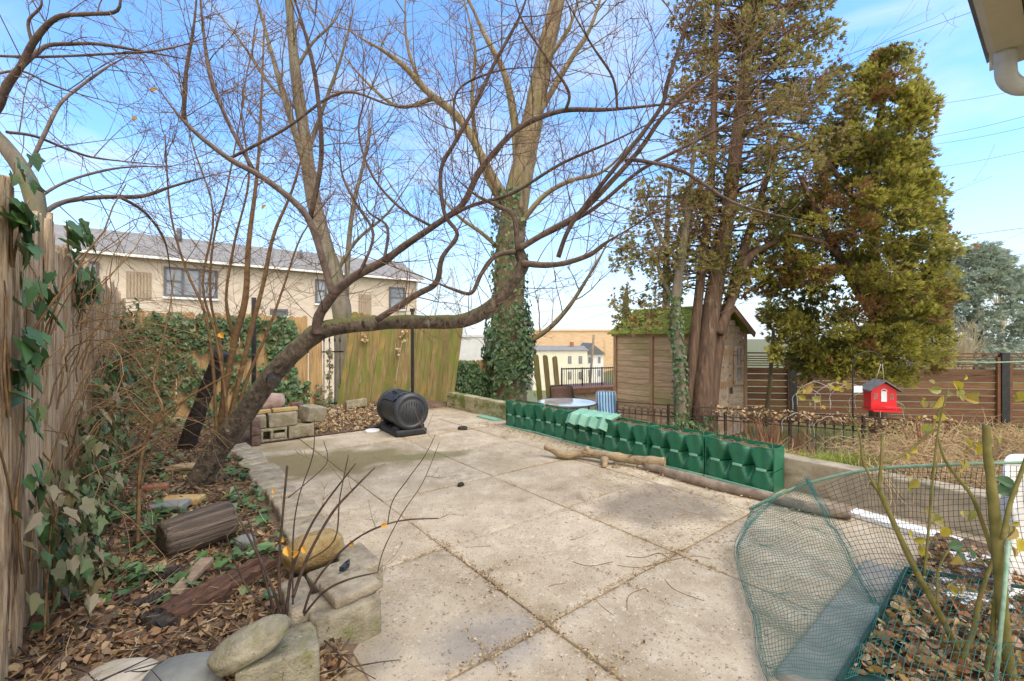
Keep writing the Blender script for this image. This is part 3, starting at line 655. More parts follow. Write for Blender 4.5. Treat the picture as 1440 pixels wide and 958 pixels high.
mb = MB(); mb.bar(S(-.16, -.1, ZE - .06), S(-.16, LB / 2, ZR), .03, UZ, .11); mb.bar(S(-.16, LB + .1, ZE - .06), S(-.16, LB / 2, ZR), .03, UZ, .11); mb.build('bargeboard', m_wshedpost, shed)
dr = MB()
for i in range(5): dr.box(S(-.035, .36 + i * .115, ZB + .06), UB * .108, UA * -.03, UZ * 1.75)
do = dr.build('door', m_wdoor, shed)
mb = MB()
for z in (ZB + .2, ZB + 1.0, ZB + 1.62): mb.box(S(-.066, .36, z), UB * .57, UA * -.022, UZ * .10)
mb.build('door_brace', m_wshedpost, do)
mb = MB(); mb.box(S(-.09, .84, ZB + .85), UB * .04, UA * -.03, UZ * .12); mb.build('handle', m_rust, do)
wf = MB()
for (b0, b1, z0, z1) in ((1.12, 1.46, .55, .60), (1.12, 1.46, 1.28, 1.33), (1.12, 1.16, .6, 1.28), (1.42, 1.46, .6, 1.28), (1.275, 1.305, .6, 1.28), (1.16, 1.42, .9, .94)):
    wf.box(S(-.03, b0, z0), UB * (b1 - b0), UA * -.035, UZ * (z1 - z0))
wo = wf.build('window', m_wdoor, shed)
mb = MB(); mb.box(S(-.028, 1.15, .59), UB * .29, UA * -.012, UZ * .7); mb.build('pane', m_glass, wo)

# ------------------------------------------------------------------ right slat fence
fence = thing('slat_fence', 'reddish brown horizontal slat fence with black posts across the right background', 'fence', at(1240, 605, 10.3))
def FR(x): return lerp(at(1040, 475, 10.75), at(1440, 475, 10.05), (x - 1040) / 400)   # foot line, pixel column only used to set the bay widths
postx = [985, 1117, 1240, 1412, 1620, 1800]
zt, zb_ = 1.10, -.62
for k in range(len(postx) - 1):
    A, B = FR(postx[k]), FR(postx[k + 1]); A.z = B.z = 0
    mb = MB(); nsl = 9; st_ = (.78 - zb_) / nsl
    for i in range(nsl):
        z = zb_ + i * st_; mb.bar(A + UZ * (z + .08), B + UZ * (z + .08), .022, UZ, st_ - .018)
    for i in range(5):
        mb.bar(A + UZ * (.83 + i * .055), B + UZ * (.83 + i * .055), .02, UZ, .024)
    mb.bar(A + UZ * 1.13, B + UZ * 1.13, .07, UZ, .035)
    mb.build('slat_panel', m_wbrown, fence)
for x in postx:
    A = FR(x); A.z = 0; mb = MB(); mb.box(A + Vector((-.09, -.07, -.7)), Vector((.18, 0, 0)), Vector((0, .1, 0)), UZ * 1.86); mb.build('post', m_black, fence)
    if x > 1300:
        mb = MB(); mb.box(A + Vector((-.17, -.05, -.7)), Vector((.07, 0, 0)), Vector((0, .05, 0)), UZ * 1.75); mb.box(A + Vector((.10, -.05, -.7)), Vector((.07, 0, 0)), Vector((0, .05, 0)), UZ * 1.75); mb.build('batten', m_wbrown, fence)
mb = MB(); mb.tube([at(1325, 509, 9.9), at(1390, 510, 9.85), at(1440, 509, 9.8), at(1520, 510, 9.7)], .018, 5)
tag(mb.build('green_hose', m_rope), 'pale green hose strung along the top of the slat fence', 'hose')

# ------------------------------------------------------------------ low black ornamental iron fence in bays
def iron_bay(i, p0, p1, ztop):
    t = thing('iron_fence_bay', 'bay of low black scrollwork iron fence ' + ('by the folding chair', 'below the ivy-clad tree', 'before the shed door', 'beside the red stalks', 'below the bird feeder', 'among dry stalks at far right')[i],
              'fence', (lerp(p0, p1, .5).x, lerp(p0, p1, .5).y, -.6), 'low iron fence bays')
    d = (p1 - p0).normalized()
    A = Vector((p0.x, p0.y, 0)); B = Vector((p1.x, p1.y, 0)); L_ = (B - A).length
    m = MB(); m.bar(A + UZ * ztop, B + UZ * ztop, .018); m.build('top_rail', m_rust, t); m = MB(); m.bar(A + UZ * (ztop - .2), B + UZ * (ztop - .2), .02); m.build('middle_rail', m_rust, t); m = MB(); m.bar(A + UZ * -.42, B + UZ * -.42, .022); m.build('bottom_rail', m_rust, t)
    m = MB(); nb = max(4, int(L_ / .105))
    for k in range(1, nb):
        q = lerp(A, B, k / nb); m.tube([q + UZ * -.5, q + UZ * (ztop - .2)], .007, 4)
        m.tube([q + UZ * (ztop - .2), q + UZ * (ztop - .15), q + UZ * (ztop - .09)], [.007, .016, .002], 4)
    m.build('bars', m_rust, t)
    m = MB()
    for k in range(nb):
        q = lerp(A, B, (k + .5) / nb); r_ = L_ / nb * .5
        m.tube([q + d * (r_ * math.cos(x * math.pi / 6)) + UZ * (ztop - .19 + r_ * 1.1 * math.sin(x * math.pi / 6)) for x in range(7)], .006, 4)
        m.tube([q + d * (.045 * math.cos(x * math.pi / 4)) + UZ * (ztop - .1 + .045 * math.sin(x * math.pi / 4)) for x in range(9)], .005, 4)
    m.build('scrollwork', m_rust, t)
    m = MB(); m.box(A + Vector((-.018, -.018, -.6)), Vector((.036, 0, 0)), Vector((0, .036, 0)), UZ * (ztop + .615)); m.build('post', m_rust, t)
for i in range(6):
    f0, f1 = i / 6, (i + 1) / 6
    iron_bay(i, lerp(FN0, FN1, f0), lerp(FN0, FN1, f1 - .002), lerp(.31, .36, f0))

# ------------------------------------------------------------------ eave of the house behind the camera
ga = .26
ev = thing('house_eave', 'taupe gutter and wooden soffit of the near house at the top right corner', 'eave', Y(ga, 2.5, 2.85))
mb = MB()
pr = [(0, .0), (.10, 0), (.125, .03), (.125, .085), (.14, .10), (.14, .115), (.118, .115), (.108, .09), (.104, .035), (.094, .016), (.014, .016), (.014, .115), (0, .115)]
pts0 = [Y(ga - .14 + x, -.5, 2.85 + z) for x, z in pr]; pts1 = [Y(ga - .14 + x, 3.28, 2.85 + z) for x, z in pr]
n = len(pr); mb.add(pts0 + pts1, [(i, (i + 1) % n, n + (i + 1) % n, n + i) for i in range(n)] + [(n, n + 1, n + 9, n + 10), (n + 1, n + 2, n + 3, n + 8), (n + 10, n + 11, n + 12, n)])
mb.build('gutter', m_gutter, ev)
mb = MB(); mb.ybox(ga - .14, ga - .006, 3.28, 3.283, 2.85, 2.955); mb.build('gutter_end', m_gutter, ev)
mb = MB(); mb.ybox(ga - .19, ga - .145, -.5, 3.42, 2.84, 3.0); mb.build('fascia', m_soffit, ev)
mb = MB()
for i in range(22): mb.ybox(ga - .55, ga - .2, -.5 + i * .178, -.5 + i * .178 + .168, 2.86, 2.878)
mb.build('soffit', m_soffit, ev)
mb = MB(); mb.add([Y(ga + .02, -.6, 2.985), Y(ga + .02, 3.5, 2.985), Y(ga - .55, 3.5, 3.27), Y(ga - .55, -.6, 3.27), Y(ga + .02, -.6, 3.03), Y(ga + .02, 3.5, 3.03), Y(ga - .55, 3.5, 3.33), Y(ga - .55, -.6, 3.33)],
       [(0, 3, 2, 1), (4, 5, 6, 7), (0, 1, 5, 4), (1, 2, 6, 5), (2, 3, 7, 6), (3, 0, 4, 7)]); mb.build('roof', m_slate, ev)
sp = [Y(ga - .07, 3.12, 2.86), Y(ga - .07, 3.13, 2.78), Y(ga - .075, 3.15, 2.735), Y(ga - .10, 3.18, 2.70), Y(ga - .15, 3.22, 2.685), Y(ga - .4, 3.40, 2.66), Y(ga - .75, 3.6, 2.62)]
sp = smooth([(q, .036) for q in sp], 5)[0]; mb = MB(); mb.tube(sp, .038, 16); mb.build('downspout_elbow', m_spout, ev)

# overhead cables, each strung between two far points
for (x0, y0, x1, y1, D0, D1, lb) in ((1000, 132, 1400, 5, 30, 20, 'thin black cable crossing the top right sky, highest of the sloping cables'), (1290, 150, 1560, 95, 30, 22, 'thin cable passing just below the gutter elbow'),
        (1286, 197, 1560, 128, 30, 22, 'upper of two close cables right of the thuja'), (1286, 207, 1560, 148, 30, 22, 'lower of two close cables right of the thuja'), (1284, 240, 1560, 182, 30, 22, 'thin cable above the far spruce, lowest of the light ones'),
        (1000, 365, 1560, 305, 34, 22, 'dark cable just above the tip of the far spruce'), (1000, 400, 1560, 342, 34, 22, 'dark cable crossing the tip of the far spruce'), (1000, 428, 1560, 392, 34, 24, 'dark cable crossing the middle of the far spruce'),
        (560, 455, 880, 425, 60, 36, 'thin cable above the tan brick building'), (740, 470, 900, 424, 60, 36, 'steeper thin cable above the tan brick building')):
    mb = MB(); A, B = at(x0, y0, D0), at(x1, y1, D1); pts = [lerp(A, B, i / 12) - UZ * (math.sin(math.pi * i / 12) * .25) for i in range(13)]
    mb.tube(pts, .013 if y0 > 300 else .010, 4, False); tag(mb.build('overhead_cable', m_wire), lb, 'cable', 'overhead cables')
# ------------------------------------------------------------------ patio objects
# compost drum
ax0, ax1 = at(579, 580, 6.72), at(553, 572, 7.35)
c0 = Vector((ax0.x, ax0.y, .37)); c1 = Vector((ax1.x, ax1.y, .37)); axd = (c1 - c0).normalized(); side = axd.cross(UZ).normalized(); Ld = (c1 - c0).length
drum = thing('compost_tumbler', 'black plastic compost tumbler drum lying on a low base by the leaning fence', 'composter', Vector((lerp(c0, c1, .5).x, lerp(c0, c1, .5).y, 0)))
prof = [(0, .262), (.02, .285), (.075, .285), (.085, .266), (.12, .262), (Ld / 2, .27), (Ld - .12, .262), (Ld - .085, .266), (Ld - .075, .285), (Ld - .02, .285), (Ld, .262)]
mb = MB(); mb.tube([c0 + axd * s for s, r in prof], [r for s, r in prof], 48, True)
body = mb.build('drum_body', m_drum, drum)
mb = MB()
def ringp(s, r, k, n=48): q = 2 * math.pi * k / n; return c0 + axd * s + (side * math.cos(q) + UZ * math.sin(q)) * r
capp = [(-.001, .262), (-.012, .25), (-.012, .222), (-.004, .214), (.004, .205), (.004, .19), (-.004, .18), (-.004, .10), (-.010, .09), (-.010, .01)]
for (s, r) in capp:
    for k in range(48): mb.v.append(ringp(s, r, k))
for i in range(len(capp) - 1):
    for k in range(48): mb.f.append((i * 48 + k, i * 48 + (k + 1) % 48, (i + 1) * 48 + (k + 1) % 48, (i + 1) * 48 + k)); mb.sm.append(True)
mb.f.append(tuple((len(capp) - 1) * 48 + k for k in range(48))); mb.sm.append(False)
for i in range(9):      # moulded ribs on the end
    q = -.165 + i * .041
    hgt = math.sqrt(max(0, .168 ** 2 - q * q)) - .008
    if hgt > .02: mb.box(c0 + axd * -.012 + side * (q - .005) - UZ * hgt, side * .010, axd * .012, UZ * hgt * 2)
mb.build('end_cap', m_drum, drum)
# door panel wraps the upper camera-left side
mb = MB(); rows_, cols_ = 8, 8; a0_, a1_ = math.radians(62), math.radians(128)
lside = side if side.dot(Vector((-1, 0, 0))) > 0 else -side
def dpan(s, q, r): return c0 + axd * s + (lside * math.sin(q - math.pi / 2 + 1.2) * 1 + UZ * math.cos(q - math.pi / 2 + 1.2)) * r
for j in range(rows_ + 1):
    for i in range(cols_ + 1): mb.v.append(dpan(lerp(.16, Ld - .16, i / cols_), lerp(math.radians(15), math.radians(75), j / rows_) , .280))
for j in range(rows_):
    for i in range(cols_): q = j * (cols_ + 1) + i; mb.f.append((q, q + 1, q + 2 + cols_, q + 1 + cols_)); mb.sm.append(True)
door = mb.build('door_panel', m_drumd, drum)
mb = MB()
for s in (.16, Ld - .16): mb.tube([dpan(s, lerp(math.radians(15), math.radians(75), k / 8), .281) for k in range(9)], .012, 6)
for q in (15, 75): mb.tube([dpan(lerp(.16, Ld - .16, k / 6), math.radians(q), .281) for k in range(7)], .012, 6)
mb.build('door_rim', m_drum, door)
mb = MB(); mb.tube([dpan(Ld * .42, math.radians(45), .285), dpan(Ld * .42, math.radians(45), .31), dpan(Ld * .58, math.radians(45), .31), dpan(Ld * .58, math.radians(45), .285)], .012, 6); mb.build('latch', m_drumd, door)
mb = MB()
for k in range(20):
    q = 2 * math.pi * k / 20 + .1
    for (sa, sb) in ((.10, .15), (Ld - .15, Ld - .10)):
        d_ = side * math.cos(q) + UZ * math.sin(q); mb.bar(c0 + axd * sa + d_ * .268, c0 + axd * sb + d_ * .27, .02, d_)
mb.build('grip_rib', m_drum, drum)
bs = MB()
M4 = Matrix.Translation(Vector((lerp(c0, c1, .5).x, lerp(c0, c1, .5).y, .055))) @ Matrix.Rotation(math.atan2(axd.y, axd.x), 4, 'Z')
bs.rbox(M4, (Ld + .04, .50, .10), .03, 3, 0)
for s in (-.27, .27):
    for e in (-.2, .2): bs.rbox(M4 @ Matrix.Translation((s, e, .05)), (.10, .09, .10), .02, 1, 0)
bs.build('base_tray', m_drumd, drum)

# white plastic lid lying beside the drum
mb = MB(); p = gp(524, 607); mb.tube([Vector((p.x, p.y, z)) for z in (.004, .01, .03, .036)], [.12, .125, .11, .085], 18); tag(mb.build('white_dish', m_white), 'white plastic dish lying flat left of the compost drum', 'dish')
p = gp(655, 604)
mb = MB(); mb.rock(Vector((p.x - .05, p.y, .02)), (.16, .12, .07), Matrix.Rotation(.4, 3, 'Z'), .2, 2, 5, 3); tag(mb.build('dark_clod', m_char), 'dark clod of earth on the patio right of the compost drum', 'clod')
mb = MB(); p = gp(648, 684); mb.rock(Vector((p.x, p.y, .018)), (.07, .05, .045), Matrix.Rotation(.9, 3, 'Z'), .25, 2, 8, 3); tag(mb.build('dead_leaf_clump', m_char), 'small dark clump lying alone in the middle of the patio', 'debris')
p = gp(860, 597 + 61); mb = MB(); mb.rock(Vector((p.x + .05, p.y, .012)), (.09, .05, .03), Matrix.Rotation(.2, 3, 'Z'), .25, 2, 9, 3); tag(mb.build('bark_chip', m_drift), 'flat bark chip on the patio below the fallen branch', 'bark')

# ---- green two-tier planters (one unit built in local axes, then placed along the wall)
def tier(mb, z0, z1, zj, W_, nl, dep, top):
    cols = nl * 12; rows = 9
    vs = []; H_ = abs(z1 - z0)
    def rec(x, z):
        xv = min(abs(x - W_ * k / nl) for k in range(0, nl + 1)) / (W_ / nl)
        dj = abs(z - zj) / H_
        pocket = max(0, 1 - xv / .30 - dj / .80) * .16
        edge = max(0, 1 - xv / .34 - (1 - dj) / .55) * .045
        swell = .012 * (1 - (2 * xv) ** 2)
        return -pocket - edge + swell
    for j in range(rows + 1):
        for i in range(cols + 1):
            x = W_ * i / cols; z = lerp(z0, z1, j / rows); y = rec(x, z)
            if x < .01 or x > W_ - .01: y = rec(x, z) * .15
            zz = z
            if top and j == rows:
                xv = min(abs(x - W_ * k / nl) for k in range(1, nl)) / (W_ / nl); zz = z - .030 * math.cos(min(1, xv * 2) * math.pi / 2) ** 2
            vs.append(Vector((x - W_ / 2, -y - dep / 2, zz)))
    fs = [(j * (cols + 1) + i, j * (cols + 1) + i + 1, (j + 1) * (cols + 1) + i + 1, (j + 1) * (cols + 1) + i) for j in range(rows) for i in range(cols)]
    mb.add(vs, fs, True)
    mb.box(Vector((-W_ / 2, -dep / 2, z0)), Vector((.008, 0, 0)), Vector((0, dep, 0)), UZ * (z1 - z0))
    mb.box(Vector((W_ / 2 - .008, -dep / 2, z0)), Vector((.008, 0, 0)), Vector((0, dep, 0)), UZ * (z1 - z0))
    mb.box(Vector((-W_ / 2 + .008, dep / 2 - .008, z0)), Vector((W_ - .016, 0, 0)), Vector((0, .008, 0)), UZ * (z1 - z0))
    if top:     # rolled rim along the scalloped front
        mb.tube([vs[rows * (cols + 1) + i] for i in range(cols + 1)], .006, 5)
PW, PD, PH = .685, .24, .43
pgroup = 'green tiered planters along the wall'
plab = ['green tiered planter nearest the camera, right end of the row by the netting', 'green planter second from the camera, behind the end of the fallen branch', 'green planter third from the camera, behind the middle of the fallen branch',
        'green planter under the pale upside-down tray', 'green planter second from the far end, beside the pale tray', 'green planter at the far end of the row, against the mossy wall']
proto = thing('tiered_planter', plab[0], 'planter', (0, 0, 0), pgroup)
lb_ = MB(); tier(lb_, .0, .205, .205, PW, 3, PD, False); lb_.box(Vector((-PW / 2 + .008, -PD / 2 + .03, .01)), Vector((PW - .016, 0, 0)), Vector((0, PD - .04, 0)), UZ * .09); lb_.build('lower_tier', m_green, proto)
ub_ = MB(); tier(ub_, .215, PH, .215, PW, 3, PD, True); ub_.build('upper_tier', m_green, proto)
rb_ = MB()
for k in range(3):
    xc = -PW / 2 + PW * (k + .5) / 3
    rb_.rbox(Matrix.Translation((xc, -PD / 2 - .010, .21)), (PW / 3 * .42, .022, .026), .006, 1)
rb_.rbox(Matrix.Translation((0, -PD / 2 - .016, .012)), (PW * .995, .02, .024), .006, 2)
rb_.build('ledge_band', m_greenl, proto)
sb_ = MB()
for z, inset in ((.385, .012), (.17, .02)):
    o_ = len(sb_.v); nx_ = 20
    for j in range(4):
        for i in range(nx_ + 1): sb_.v.append(Vector((lerp(-PW / 2 + .01, PW / 2 - .01, i / nx_), lerp(-PD / 2 + (.055 if z > .3 else .10), PD / 2 - .01, j / 3), z + .01 * mnoise.noise(Vector((i, j, z * 9))))))
    for j in range(3):
        for i in range(nx_): q = o_ + j * (nx_ + 1) + i; sb_.f.append((q, q + 1, q + 2 + nx_, q + 1 + nx_)); sb_.sm.append(True)
sb_.build('soil', m_soil, proto)
gb_ = MB()
for i in range(46): strand(gb_, Vector((R.uniform(-PW / 2 + .03, PW / 2 - .03), R.uniform(-.07, .06), .39)), Vector((R.uniform(-1, 1), R.uniform(-1, .6), R.uniform(.1, .7))), R.uniform(.06, .2), .0018, 5, .4, 3, .18)
gb_.build('dry_roots', m_straw, proto)
def copy_tree(o, parent=None):
    c = o.copy(); C.objects.link(c); c.parent = parent
    for ch in list(o.children): copy_tree(ch, c)
    return c
for i in range(6):
    o = proto if i == 0 else copy_tree(proto)
    o['label'] = plab[i]; o.location = Y(2.10 + i * .70, 4.69 + R.uniform(-.015, .015), .002); o.rotation_euler = (R.uniform(-.03, .03), R.uniform(-.014, .014), 0)
    o.rotation_euler.z = math.atan2(-UA.y, -UA.x) + R.uniform(-.04, .04)
# pale tray lying over the fourth planter
mb = MB(); o_ = 0
cols = 24
for j, (yy, zz) in enumerate(((-.20, .315), (-.13, .44), (.13, .47), (.13, .45), (-.12, .42), (-.185, .305))):
    for i in range(cols + 1):
        x = lerp(-.36, .36, i / cols); zig = abs((i / cols * 4) % 1 - .5) * 2
        mb.v.append(Vector((x, yy - (.03 * (1 - zig) if j in (0, 1, 4, 5) else 0), zz - (.03 * zig if j < 2 or j > 3 else .01 * zig))))
for j in range(5):
    for i in range(cols): q = j * (cols + 1) + i; mb.f.append((q, q + 1, q + 2 + cols, q + 1 + cols)); mb.sm.append(False)
o = mb.build('planter_tray', m_greenl, origin=(0, 0, .4)); o.location = Y(2.10 + 3 * .70 - .1, 4.69, .40); o.rotation_euler.z = math.atan2(-UA.y, -UA.x) + .03
tag(o, 'pale green ridged tray lying upside down on the planter row', 'tray')
mb = MB(); mb.ybox(6.35, 6.95, 4.63, 4.8, .0, .03); tag(mb.build('plastic_sheet', m_greenl), 'flat green plastic sheet lying at the foot of the mossy wall', 'sheet')

# fallen branch and long pole
def knobbly(pts, rr, amp, seed=0):
    return [r * (1 + amp * mnoise.noise(Vector((i * .45, seed, 3)))) for i, r in enumerate(rr)]
fb = thing('fallen_branch', 'thick weathered crooked branch lying on the patio in front of the planters', 'branch', Vector((1.1, 6.0, 0)))
cb = [(gp(766, 628, .13), .040), (gp(778, 633, .10), .055), (gp(792, 640, .055), .062), (gp(812, 638, .07), .06), (gp(832, 638, .09), .066), (gp(855, 641, .10), .07), (gp(880, 645, .085), .068), (gp(905, 648, .10), .068), (gp(935, 650, .12), .072)]
pts, rr = smooth(cb, 5); mb = MB(); mb.tube(pts, [r * .78 for r in knobbly(pts, rr, .3)], 12); 
mb.build('limb', m_drift, fb)
mb = MB(); q = gp(850, 645, .08); mb.tube([q, q + Vector((-.01, -.06, -.05)), q + Vector((-.03, -.10, -.085))], [.05, .035, .03], 8); q = gp(826, 636, .1); mb.tube([q, q + UZ * .07], [.045, .02], 7); mb.build('knot_stub', m_drift, fb)
mb = MB(); cb = [(gp(908, 655, .05), .05), (gp(935, 663, .045), .05), (gp(975, 675, .045), .047), (gp(1030, 688, .045), .046), (gp(1085, 700, .045), .044), (gp(1140, 714, .05), .046), (gp(1195, 722, .055), .05)]
pts, rr = smooth(cb, 5); mb.tube(pts, knobbly(pts, rr, .12, 4), 10); tag(mb.build('grey_pole', m_pole), 'long grey branch lying along the foot of the nearest planters', 'branch')

# ------------------------------------------------------------------ left border: blocks, bricks, rocks, logs
def blk(c, size, rz, m, name, label, cat, group=None, r=.012, amp=.006, seed=0, tilt=(0, 0), holes=False):
    b_ = MB(); M4 = Matrix.Translation(c) @ Matrix.Rotation(rz, 4, 'Z') @ Matrix.Rotation(tilt[0], 4, 'X') @ Matrix.Rotation(tilt[1], 4, 'Y')
    b_.rbox(M4, size, r, 8, amp, 5, seed); o_ = b_.build(name, m); return tag(o_, label, cat, group)
BW = 'stacked concrete blocks at the bed corner'
blk(Y(7.26, 1.62, .10), (.36, .30, .19), YAW, m_block, 'concrete_block', 'plain concrete block in the lower course, right end under the tilted one', 'block', BW, seed=1)
hb_ = MB()
hc = Matrix.Translation(Y(7.26, 1.25, .10)) @ Matrix.Rotation(YAW, 4, 'Z')
for (x, z, sx_, sz_) in ((0, .075, .34, .04), (0, -.08, .34, .035), (-.155, 0, .03, .12), (.155, 0, .03, .12), (-.03, 0, .04, .12), (.075, -.02, .16, .07)): hb_.rbox(hc @ Matrix.Translation((x, 0, z)), (sx_, .30, sz_), .008, 3, .004, 6, x * 10)
hb_.rbox(hc @ Matrix.Translation((0, .1, 0)), (.3, .04, .12), .008, 2, 0); tag(hb_.build('hollow_block', m_block), 'hollow concrete block with dark holes in the lower course', 'block', BW)
blk(Y(7.27, 1.02, .30), (.26, .30, .19), YAW, m_block, 'concrete_block', 'square pale concrete block in the upper course beside the dark bricks', 'block', BW, seed=3)
blk(Y(7.27, 1.37, .30), (.38, .30, .195), YAW + .03, m_block, 'concrete_block', 'greenish concrete block in the middle of the upper course', 'block', BW, seed=4)
blk(Y(7.34, 1.80, .33), (.30, .34, .22), YAW + .35, m_block, 'concrete_block', 'tilted concrete block jutting out at the right end of the stack', 'block', BW, seed=5, tilt=(.05, .12))
blk(Y(7.27, 1.06, .43), (.34, .11, .055), YAW, m_bricky, 'flat_brick', 'yellow brick lying on the block stack, left of two', 'brick', 'yellow bricks on the block stack', seed=6)
blk(Y(7.27, 1.42, .43), (.34, .11, .055), YAW + .05, m_bricky, 'flat_brick', 'yellow brick lying on the block stack, right of two', 'brick', 'yellow bricks on the block stack', seed=7)
blk(Y(7.42, 1.62, .465), (.17, .10, .07), YAW - .1, m_brickd, 'small_brick', 'small pinkish brick between the round rock and the tilted block', 'brick', seed=8)
b_ = MB(); b_.rock(Y(7.5, 1.25, .52), (.44, .32, .28), Matrix.Rotation(YAW, 3, 'Z'), .10, 1.6, 3); tag(b_.build('rock', m_rockpink), 'rounded pinkish rock sitting on top of the concrete block stack', 'rock')
blk(Y(7.02, 1.0, .075), (.11, .12, .14), YAW, m_brickd, 'dark_brick', 'dark brick standing at the left foot of the block stack, lower of two', 'brick', 'dark bricks beside the block stack', seed=9)
blk(Y(7.02, 1.0, .255), (.115, .12, .21), YAW, m_brickd, 'dark_brick', 'dark brick standing on another at the left foot of the block stack', 'brick', 'dark bricks beside the block stack', seed=10)
blk(Y(8.95, 3.05, .17), (.40, .14, .16), YAW - .1, m_block, 'loose_block', 'pale concrete block leaning alone at the foot of the leaning fence', 'block', None, seed=11, tilt=(-.1, -.08))
blk(Y(8.75, 2.55, .06), (.24, .16, .08), YAW + .5, m_flag, 'flat_stone', 'flat pale stone on the leaf litter beside the block stack', 'stone', None, seed=12)
# edging stones
a = 6.85; k = 0; words = ['pale', 'cracked', 'wide', 'short', 'mossy', 'chipped', 'worn', 'broad', 'rough', 'tilted', 'narrow', 'uneven', 'flat', 'long', 'split']
while a > 2.95:
    ln = R.uniform(.26, .42); wd = R.uniform(.24, .34)
    blk(Y(a - ln / 2, .80 + R.uniform(-.03, .03) - .05 * math.sin(a), .035 + R.uniform(-.012, .012)), (wd, ln - .02, .12), YAW + R.uniform(-.08, .08), m_flag, 'edging_stone',
        'flat edging stone between bed and patio, ' + ('the farthest, beside the dark bricks' if k == 0 else 'number %d counting from the block stack' % (k + 1)), 'edging stone', 'flat edging stones along the bed', .025, .011, 20 + k, (R.uniform(-.04, .04), R.uniform(-.05, .05)))
    a -= ln; k += 1
blk(Y(2.72, .93, .06), (.20, .34, .20), YAW + .03, m_flag, 'edging_stone', 'brick-shaped edging stone right under the ochre boulder', 'edging stone', 'flat edging stones along the bed', .02, .008, 50)
blk(Y(2.28, .70, .09), (.32, .26, .20), YAW + .06, m_block, 'corner_block', 'large mossy concrete block at the near corner of the bed under a flat paver', 'block', None, .014, .007, 51)
blk(Y(2.30, .75, .223), (.24, .22, .055), YAW + .12, m_flag, 'paver', 'flat worn paver lying on the near corner block', 'paver', None, .02, .006, 52, (.03, -.02))
blk(Y(2.55, .76, .16), (.26, .22, .06), YAW + .1, m_flag, 'paver', 'flat paver behind the near corner block, with a small black clip on it', 'paver', None, .02, .006, 53)
blk(Y(2.42, .53, .12), (.12, .34, .18), YAW - .03, m_flag, 'paver', 'narrow upright paver on the bed side of the corner block', 'paver', None, .02, .008, 54)
mb = MB(); p = gp(483, 800, .205); mb.box(p + Vector((-.012, -.03, 0)), Vector((.028, 0, 0)), Vector((.01, .05, 0)), UZ * .025); mb.tube([p + Vector((.0, .02, .02)), p + Vector((.02, .03, .035)), p + Vector((.03, .0, .02))], .006, 5); tag(mb.build('plastic_clip', m_drum), 'small black plastic clip lying on a paver below the ochre boulder', 'clip')
mb = MB(); p = gp(440, 774, .22); mb.rock(p, (.34, .22, .19), Matrix.Rotation(.35, 3, 'Z') @ Matrix.Rotation(-.2, 3, 'Y'), .10, 1.4, 21); tag(mb.build('boulder', m_rockyel), 'ochre yellow boulder on the edge of the bed behind the bare shrub', 'rock')
blk(gp(392, 936, .075), (.31, .22, .19), YAW - .16, m_rockpale, 'edging_block', 'rough mossy stone block under the oval rock at the bottom left', 'block', None, .012, .007, 55)
mb = MB(); p = at(352, 905, 1.82); mb.rock(p, (.30, .15, .115), Matrix.Rotation(.5, 3, 'Z') @ Matrix.Rotation(-.34, 3, 'Y'), .10, 1.5, 31); tag(mb.build('oval_rock', m_rockpale), 'smooth oval pale rock resting on the block at the bottom left', 'rock')
mb = MB(); p = at(262, 950, 1.80); mb.rock(p, (.30, .2, .11), Matrix.Rotation(.2, 3, 'Z'), .06, 1.2, 33); tag(mb.build('grey_rock', m_rockgrey), 'flat blue-grey rock at the bottom edge left of the oval rock', 'rock')
mb = MB(); p = at(168, 962, 1.80); mb.rock(p, (.30, .2, .14), Matrix.Rotation(.1, 3, 'Z'), .07, 1.2, 35); tag(mb.build('white_rock', m_rockwhite), 'whitish rock at the bottom left corner of the picture', 'rock')
mb = MB(); p = gp(345, 762, .12); mb.rock(p, (.13, .10, .09), Matrix.Rotation(.1, 3, 'Z'), .1, 1.4, 36, 3); tag(mb.build('small_rock', m_rockgrey), 'small grey rock in the bed below the thick charred log', 'rock')
# charred log
lg = thing('charred_log', 'thick charred log lying in the bed in front of the leaning tree', 'log', gp(270, 770, .1))
A = gp(226, 762, .20); B = gp(326, 728, .22)
mb = MB(); d_ = (B - A); pp = [A + d_ * t for t in (0, .03, .1, .3, .5, .7, .9, .97, 1)]; rr = [.10, .118, .125, .13, .13, .128, .126, .12, .108]
o0 = len(mb.v); mb.tube(pp, rr, 40)
for i, v in enumerate(mb.v):
    c_ = pp[i // 40]; mb.v[i] = c_ + (v - c_) * (1 + .05 * mnoise.noise(Vector((i % 40 * .9, (i // 40) * .25, 1))) + .03 * mnoise.noise(Vector((i % 40 * 2.1, 0, 4))))
mb.build('trunk_piece', m_log, lg)
cl = thing('burnt_plank', 'burnt broken slab of wood with a black jagged end in the leaf litter', 'wood', gp(300, 830, .06))
A = gp(232, 868, .13); B = gp(375, 792, .12); d_ = (B - A).normalized(); L_ = (B - A).length; sx_ = d_.cross(UZ).normalized()
